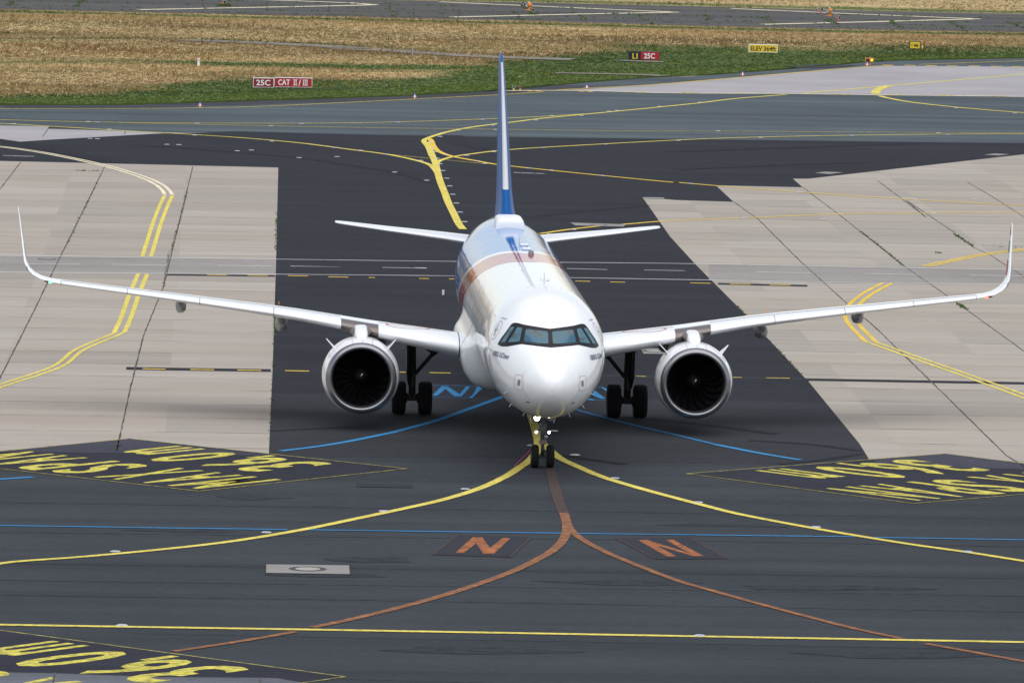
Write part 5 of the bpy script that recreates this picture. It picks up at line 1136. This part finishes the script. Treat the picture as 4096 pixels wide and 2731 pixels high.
# guard lamp
p = at(3478, 260); y = p[1]; c = aty(3478, 241.5, y); r = tag(empty('guard_lamp', (p[0], y, 0)), 'orange warning lamp box with one dark and one lit yellow lamp', 'warning lamp')
MB().box((c[0], y, c[2]), (.66, .25, .34), bev=.03).build('housing', M['orange_metal'], r)
MB().tube((c[0], y, 0), (c[0], y, c[2]-.17), .05, n=10).box((c[0], y, .02), (.26, .26, .05), bev=.01).build('stand', M['orange_metal'], r)
for dx, m in ((-.155, 'lamp_dark'), (.155, 'lamp_yellow')):
    q = MB().lathe((c[0]+dx, y-.12, c[2]+.01), (0, -1, 0), [(0, .135), (.09, .135), (.09, .105), (.02, .10)], 20).build('lamp_hood', M['black'], r, smooth=True)
    MB().lathe((c[0]+dx, y-.14, c[2]+.01), (0, -1, 0), [(0, .105), (.02, .08), (.03, .001)], 18).build('lamp_lens', M[m], q, smooth=True)
# blue taxiway edge lights with skirts
def edge_light(u, v, label):
    p = at(u, v); r = tag(empty('edge_light', (p[0], p[1], 0)), label, 'taxiway light', 'blue capped lights along the taxiway edge')
    MB().lathe((p[0], p[1], 0), (0, 0, 1), [(0, .10), (.03, .10), (.05, .03), (.10, .03)], 14).build('base', M['orange_metal'], r)
    MB().lathe((p[0], p[1], 0), (0, 0, 1), [(.28, .06), (.32, .06), (.36, .045), (.385, .001)], 14).build('cap', M['lens_blue'], r, smooth=True)
    for k in range(6):
        a0 = k*math.pi/3 + .0; mb = MB(); v_ = [np.array([p[0]+rr_*math.sin(a), p[1]-rr_*math.cos(a), z]) for rr_, z, a in ((.05, .29, a0-.42), (.05, .29, a0+.42), (.16, .10, a0+.30), (.16, .10, a0-.30))]
        v2 = [q + np.array([0, 0, -.008]) for q in v_]; mb.add(v_ + v2, [(0, 1, 2, 3), (7, 6, 5, 4), (0, 4, 5, 1), (1, 5, 6, 2), (2, 6, 7, 3), (3, 7, 4, 0)]).build('skirt', M['white'] if k % 2 == 0 else M['pink'], r)
M['pink'] = mat('pale_red_skirt', (.62, .12, .16), .4)
edge_light(800, 431, 'blue capped edge light below the red CAT sign'); edge_light(1659, 396, 'blue capped edge light left of the tail fin'); edge_light(2347, 358, 'blue capped edge light at the tip of the pale concrete')
edge_light(2970, 306, 'blue capped edge light below the yellow ELEV sign'); edge_light(3468, 267, 'blue capped edge light at the foot of the warning lamp')
for u, m, lb in ((2054, 'white', 'small white hooded lamp on a yellow foot, nearest the tail fin'), (2080.5, 'pink', 'small pale red hooded lamp on a yellow foot, right of its white twin')):
    p = at(u, 363); r = tag(empty('hooded_lamp', (p[0], p[1], 0)), lb, 'runway lamp', 'two hooded lamps right of the tail fin')
    MB().lathe((p[0], p[1], 0), (0, 0, 1), [(0, .13), (.03, .13), (.06, .05), (.14, .04)], 14).build('foot', M['signyellow'], r)
    MB().lathe((p[0], p[1]+.12, .22), (0, -1, 0), [(0, .05), (.05, .085), (.20, .085)], 14).build('lamp_body', M['black'], r, smooth=True)
    MB().lathe((p[0], p[1]+.10, .225), (0, -1, 0), [(0, .09), (.24, .098), (.24, .088), (.0, .082)], 16).build('hood', M[m], r, smooth=True)
# lamp groups on the closed taxiway
def approach_lamp(u, v, label, s=1.0):
    p = at(u, v); r = tag(empty('approach_lamp', (p[0], p[1], 0)), label, 'approach lamp', 'small pale topped lamps on the old taxiway')
    MB().tube((p[0], p[1], 0), (p[0], p[1], .20*s), .035*s, n=8).lathe((p[0], p[1], 0), (0, 0, 1), [(0, .10*s), (.03*s, .10*s), (.03*s, .001)], 10).build('stand', M['pink'], r)
    MB().lathe((p[0], p[1]+.12*s, .33*s), (0, -1, 0), [(0, .07*s), (.06*s, .13*s), (.22*s, .13*s), (.22*s, .12*s), (.22*s, .001)], 14).build('lamp_body', M['cream_metal'], r, smooth=True)
    MB().lathe((p[0], p[1]-.105*s, .33*s), (0, -1, 0), [(0, .105*s), (.008, .10*s), (.012, .001)], 14).build('lens', M['black'], r)
    MB().add(*grid_patch(lambda a, b: np.array([p[0] + .14*s*math.sin((a-.5)*2.6), p[1] - .14*s + .30*s*b, .33*s + .14*s*math.cos((a-.5)*2.6)]), 8, 1)).build('hood', M['cream_metal'], r, smooth=True)
def flasher(u, v, s, turn, label):
    p = at(u, v); r = tag(empty('flasher_unit', (p[0], p[1], 0)), label, 'flasher lamp', 'orange flasher units on the old taxiway')
    Rm = Matrix.Rotation(turn, 3, 'Z')
    def B(c, d, name, m, bev=.03):
        q = Rm @ Vector(c); return MB().box((p[0]+q.x, p[1]+q.y, q.z), d, rz=turn, bev=bev).build(name, M[m], r)
    B((0, 0, .03*s), (.5*s, .35*s, .06*s), 'foot', 'orange_metal'); B((.06*s, .05*s, .16*s), (.18*s, .18*s, .25*s), 'neck', 'orange_metal')
    q = Rm @ Vector((.02*s, 0, 0)); c = Vector((p[0]+q.x, p[1]+q.y, .46*s)); d = Rm @ Vector((0, 1, 0))
    MB().lathe(c - d*.10*s, d, [(0, .24*s), (.05*s, .26*s), (.26*s, .24*s), (.40*s, .15*s), (.44*s, .001)], 20).build('housing', M['orange_metal'], r, smooth=True)
    B((.02*s, -.115*s, .46*s), (.44*s, .03*s, .42*s), 'grille', 'black', .01)
    for k in range(4): B((.02*s - .165*s + .11*s*k, -.135*s, .46*s), (.045*s, .02*s, .36*s), 'grille_bar', 'white', .004)
    B((.10*s, .05*s, .73*s), (.09*s, .09*s, .08*s), 'top_box', 'white', .02)
flasher(893, 16, 1.0, .2, 'orange lamp at the top edge left of the tail fin'); approach_lamp(899, 25.5, 'pale lamp standing before the topmost orange lamp', 1.15)
flasher(2112, 43, 1.05, -1.1, 'orange lamp unit with a striped front above the tail fin'); 
for u, v, lb in ((2092, 28, 'rearmost pale lamp behind the orange unit above the tail fin'), (2099, 33, 'pale lamp touching the orange unit above the tail fin'), (2125, 53, 'pale lamp in front of the orange unit above the tail fin'), (2132, 57, 'foremost pale lamp of the group above the tail fin')): approach_lamp(u, v, lb)
flasher(3314, 66, 1.05, -.9, 'orange lamp unit with a striped front at the upper right')
for u, v, lb in ((3275, 50, 'left lamp of the trio left of the upper right orange unit'), (3281, 52, 'middle lamp of the trio left of the upper right orange unit'), (3287, 54, 'right lamp of the trio left of the upper right orange unit'), (3345, 79, 'left lamp of the trio below the upper right orange unit'), (3352, 83, 'middle lamp of the trio below the upper right orange unit'), (3358, 86, 'right lamp of the trio below the upper right orange unit')): approach_lamp(u, v, lb)
# a bird of prey hovering over the grass
c = aty(884, 222, 298.0); r = tag(empty('bird', tuple(c)), 'small dark brown bird flying low over the dry grass', 'bird')
def ringb(t, w, h): return t, w, h
ax = np.array([.42, .55, -.72]); ax /= np.linalg.norm(ax); e1 = np.cross(ax, [0, 0, 1]); e1 /= np.linalg.norm(e1); e2 = np.cross(ax, e1)
rr = [[c + ax*t + e1*w*math.cos(a) + e2*w*math.sin(a)*.85 for a in [2*math.pi*i/12 for i in range(12)]] for t, w in ((-.17, .012), (-.15, .035), (-.11, .05), (-.07, .052), (-.02, .06), (.06, .055), (.13, .032), (.20, .035), (.34, .05), (.36, .045))]
bd = MB().rings(rr).build('body', M['feather'], r, smooth=True)
for s_, tip in ((1, np.array([-.34, .05, .34])), (-1, np.array([-.28, -.12, .12]))):
    root = c + ax*(-.03); mid = root + tip*.5 + np.array([.03, 0, .06]); end = root + tip*1.05
    vs = [root + ax*-.05, root + ax*.09, mid + ax*-.05, mid + ax*.10, end + ax*-.005, end + ax*.03]; vs2 = [v + np.array([0, -.008, .006]) for v in vs]
    MB().add(vs + vs2, [(0, 1, 3, 2), (2, 3, 5, 4), (6, 8, 9, 7), (8, 10, 11, 9), (0, 2, 8, 6), (2, 4, 10, 8), (1, 7, 9, 3), (3, 9, 11, 5), (4, 5, 11, 10)]).build('wing', M['feather'], bd)

# ------------------------------------------------------------------ things let into the pavement
def slab_cover(px, label, cat, cover=True, m='slab2', r0=.36):
    P = [at(*q)[:2] for q in px]; c = sum(P)/len(P); r = tag(empty('drain_cover', (c[0], c[1], 0)), label, cat)
    bm = bmesh.new(); f = bm.faces.new([bm.verts.new((*q, .02)) for q in P]); f.normal_update()
    if f.normal.z < 0: f.normal_flip()
    g = bmesh.ops.extrude_face_region(bm, geom=[f]); bmesh.ops.translate(bm, vec=(0, 0, .012), verts=[e for e in g['geom'] if isinstance(e, bmesh.types.BMVert)])
    me = bpy.data.meshes.new('slab'); bm.to_mesh(me); bm.free(); link('slab', me, M[m], r)
    if cover:
        MB().lathe((c[0], c[1], .033), (0, 0, 1), [(0, r0*1.5), (.004, r0*1.5), (.004, r0*1.05), (.0, r0*1.0)], 32).build('frame_ring', M['black'], r)
        MB().lathe((c[0], c[1], .033), (0, 0, 1), [(0, r0), (.006, r0), (.008, .001)], 32).build('lid', M['lid'], r)
M['lid'] = concrete('lid_concrete', (.36, .345, .33)); M['slab2'] = concrete('precast_slab', (.26, .255, .25))
slab_cover([(1065, 2260), (1396, 2264), (1399, 2298), (1064, 2293)], 'long pale concrete slab with a round lid in the foreground', 'manhole')
slab_cover([(2281, 893), (2502, 900), (2494, 909), (2302, 904)], 'pale concrete slab in the dark asphalt right of the tail', 'manhole', r0=.28)
slab_cover([(2562, 1396), (2690, 1396), (2660, 1418), (2574, 1417)], 'pale concrete slab half hidden by the right engine', 'manhole')
slab_cover(R6([(945, 495), (1010, 487), (1130, 492), (1040, 503)]), 'pale concrete slab by the right concrete corner', 'manhole', False)
slab_cover(R6([(2085, 373), (2160, 364), (2252, 370), (2180, 378)]), 'pale concrete slab near the right edge of the view', 'manhole', False)
slab_cover(R5([(1975, 657), (2105, 659), (2115, 669), (1985, 668)]), 'pale frame slab on the left tip of the right concrete', 'manhole', False)
p = at(188, 1038); r = tag(empty('road_cover', (p[0], p[1], 0)), 'round grey cover in the service road by the left winglet', 'manhole')
MB().lathe((p[0], p[1], .017), (0, 0, 1), [(0, .42), (.004, .42), (.004, .32)], 28).build('ring', M['joint'], r); MB().lathe((p[0], p[1], .017), (0, 0, 1), [(0, .31), (.005, .31), (.006, .001)], 28).build('lid', M['slab2'], r)
# inset lights: a domed body with a lens, copied along every line
def make_inset(p, label, group, s=1.0):
    r = tag(empty('inset_light', (p[0], p[1], .02)), label, 'inset light', group)
    b_ = MB().lathe((p[0], p[1], .02), (0, 0, 1), [(0, .155*s), (.008, .155*s), (.022, .115*s), (.028, .06*s), (.028, .001)], 20).build('body', M['inset'], r, smooth=True)
    MB().box((p[0], p[1]-.10*s, .042), (.12*s, .05*s, .012)).build('lens', M['unlit'], r); return r
proto = {}
def inset(u, v, label, group, s=1.0):
    p = at(u, v, .02)
    if s not in proto: proto[s] = make_inset(p, label, group, s); return
    o = proto[s].copy(); COL.objects.link(o); o.location = (p[0], p[1], .02); o['label'] = label; o['group'] = group
    for ch in proto[s].children: c_ = ch.copy(); COL.objects.link(c_); c_.parent = o; c_.matrix_parent_inverse = ch.matrix_parent_inverse.copy()
def insets(px, label, group, s=1.0):
    for u, v in px: inset(u, v, label, group, s)
insets(B1([(775, 848), (1790, 720)]) + B2([(775, 345), (225, 493)]), 'small flush light just above the yellow curve left of the nose wheels', 'flush lights on the left curve')
insets(B2([(1780, 272), (2340, 434)]) + B3([(950, 602), (1970, 768)]), 'small flush light just above the yellow curve right of the nose wheels', 'flush lights on the right curve')
insets(C1([(820, 503)]), 'left flush light on the straight line at the bottom', 'flush lights on the bottom line'); insets(C3([(165, 574)]), 'right flush light on the straight line at the bottom', 'flush lights on the bottom line')
insets(N7([(1678, 1072)]), 'larger white ringed flush light right of the nose wheels', 'flush lights by the nose', 1.12)
insets(N7([(1092, 945)]), 'flush light partly hidden behind the left nose wheel', 'flush lights by the nose'); insets(N7([(1395, 750)]), 'flush light beside the nose gear strut', 'flush lights by the nose')
insets(R5([(540, 283), (555, 325), (570, 349), (585, 393), (605, 431), (625, 476), (650, 527), (670, 579), (690, 635), (715, 694), (740, 755), (770, 819)]), 'flush light in the row right of the wide yellow centre line', 'flush lights beside the wide centre line')
insets(R5([(320, 150), (885, 132), (1360, 107), (1740, 78)]) + R4([(590, 147), (655, 150), (1325, 158), (2025, 160)]), 'flush light on the thin yellow middle line of the far taxiway', 'flush lights on the far taxiway middle line')
insets(R5([(1795, 72), (2080, 45), (1555, 106), (1250, 137), (960, 170), (725, 205), (605, 247)]) + R6([(170, 17)]), 'flush light on the yellow hook line at the upper right', 'flush lights on the hook line')
insets(R4([(92, 162), (735, 198), (1310, 237), (1828, 278), (2255, 321)]) + R5([(70, 340), (240, 365), (475, 408)]), 'flush light on the yellow line sweeping in from the left edge', 'flush lights on the sweeping line')
insets(R4([(605, 260), (655, 262), (1122, 300), (1202, 302), (1595, 343), (1690, 338), (2010, 389), (2265, 382)]) + R5([(300, 486), (515, 541)]), 'lone flush light in the dark asphalt left of the tail', 'lone flush lights in the dark asphalt')
insets(R5([(980, 200)]) + R6([(290, 210), (1775, 223)]) + R4([(1820, 175)]), 'flush light on the thin line above the dark asphalt edge', 'flush lights above the dark asphalt edge')
insets(R5([(785, 374), (965, 349), (1295, 321), (1710, 298), (2205, 273)]) + R6([(578, 254), (1190, 240), (1840, 233)]), 'flush light on the yellow line rising right behind the tail', 'flush lights on the rising line')
insets(R5([(640, 367), (855, 411), (905, 428), (1200, 459), (1350, 473), (1690, 508), (2285, 562)]) + R6([(838, 621), (1615, 671), (2025, 671)]), 'flush light on the yellow line falling right onto the concrete', 'flush lights on the falling line')
insets(R6([(470, 794), (1000, 803), (1745, 764)]) + TL([(1500, 350), (1260, 397)]), 'flush light on the lower yellow line of the right concrete', 'flush lights on the right concrete line')
insets(R6([(1895, 55), (2290, 90)]), 'flush light on the line below the pale concrete hook', 'flush lights below the pale concrete')
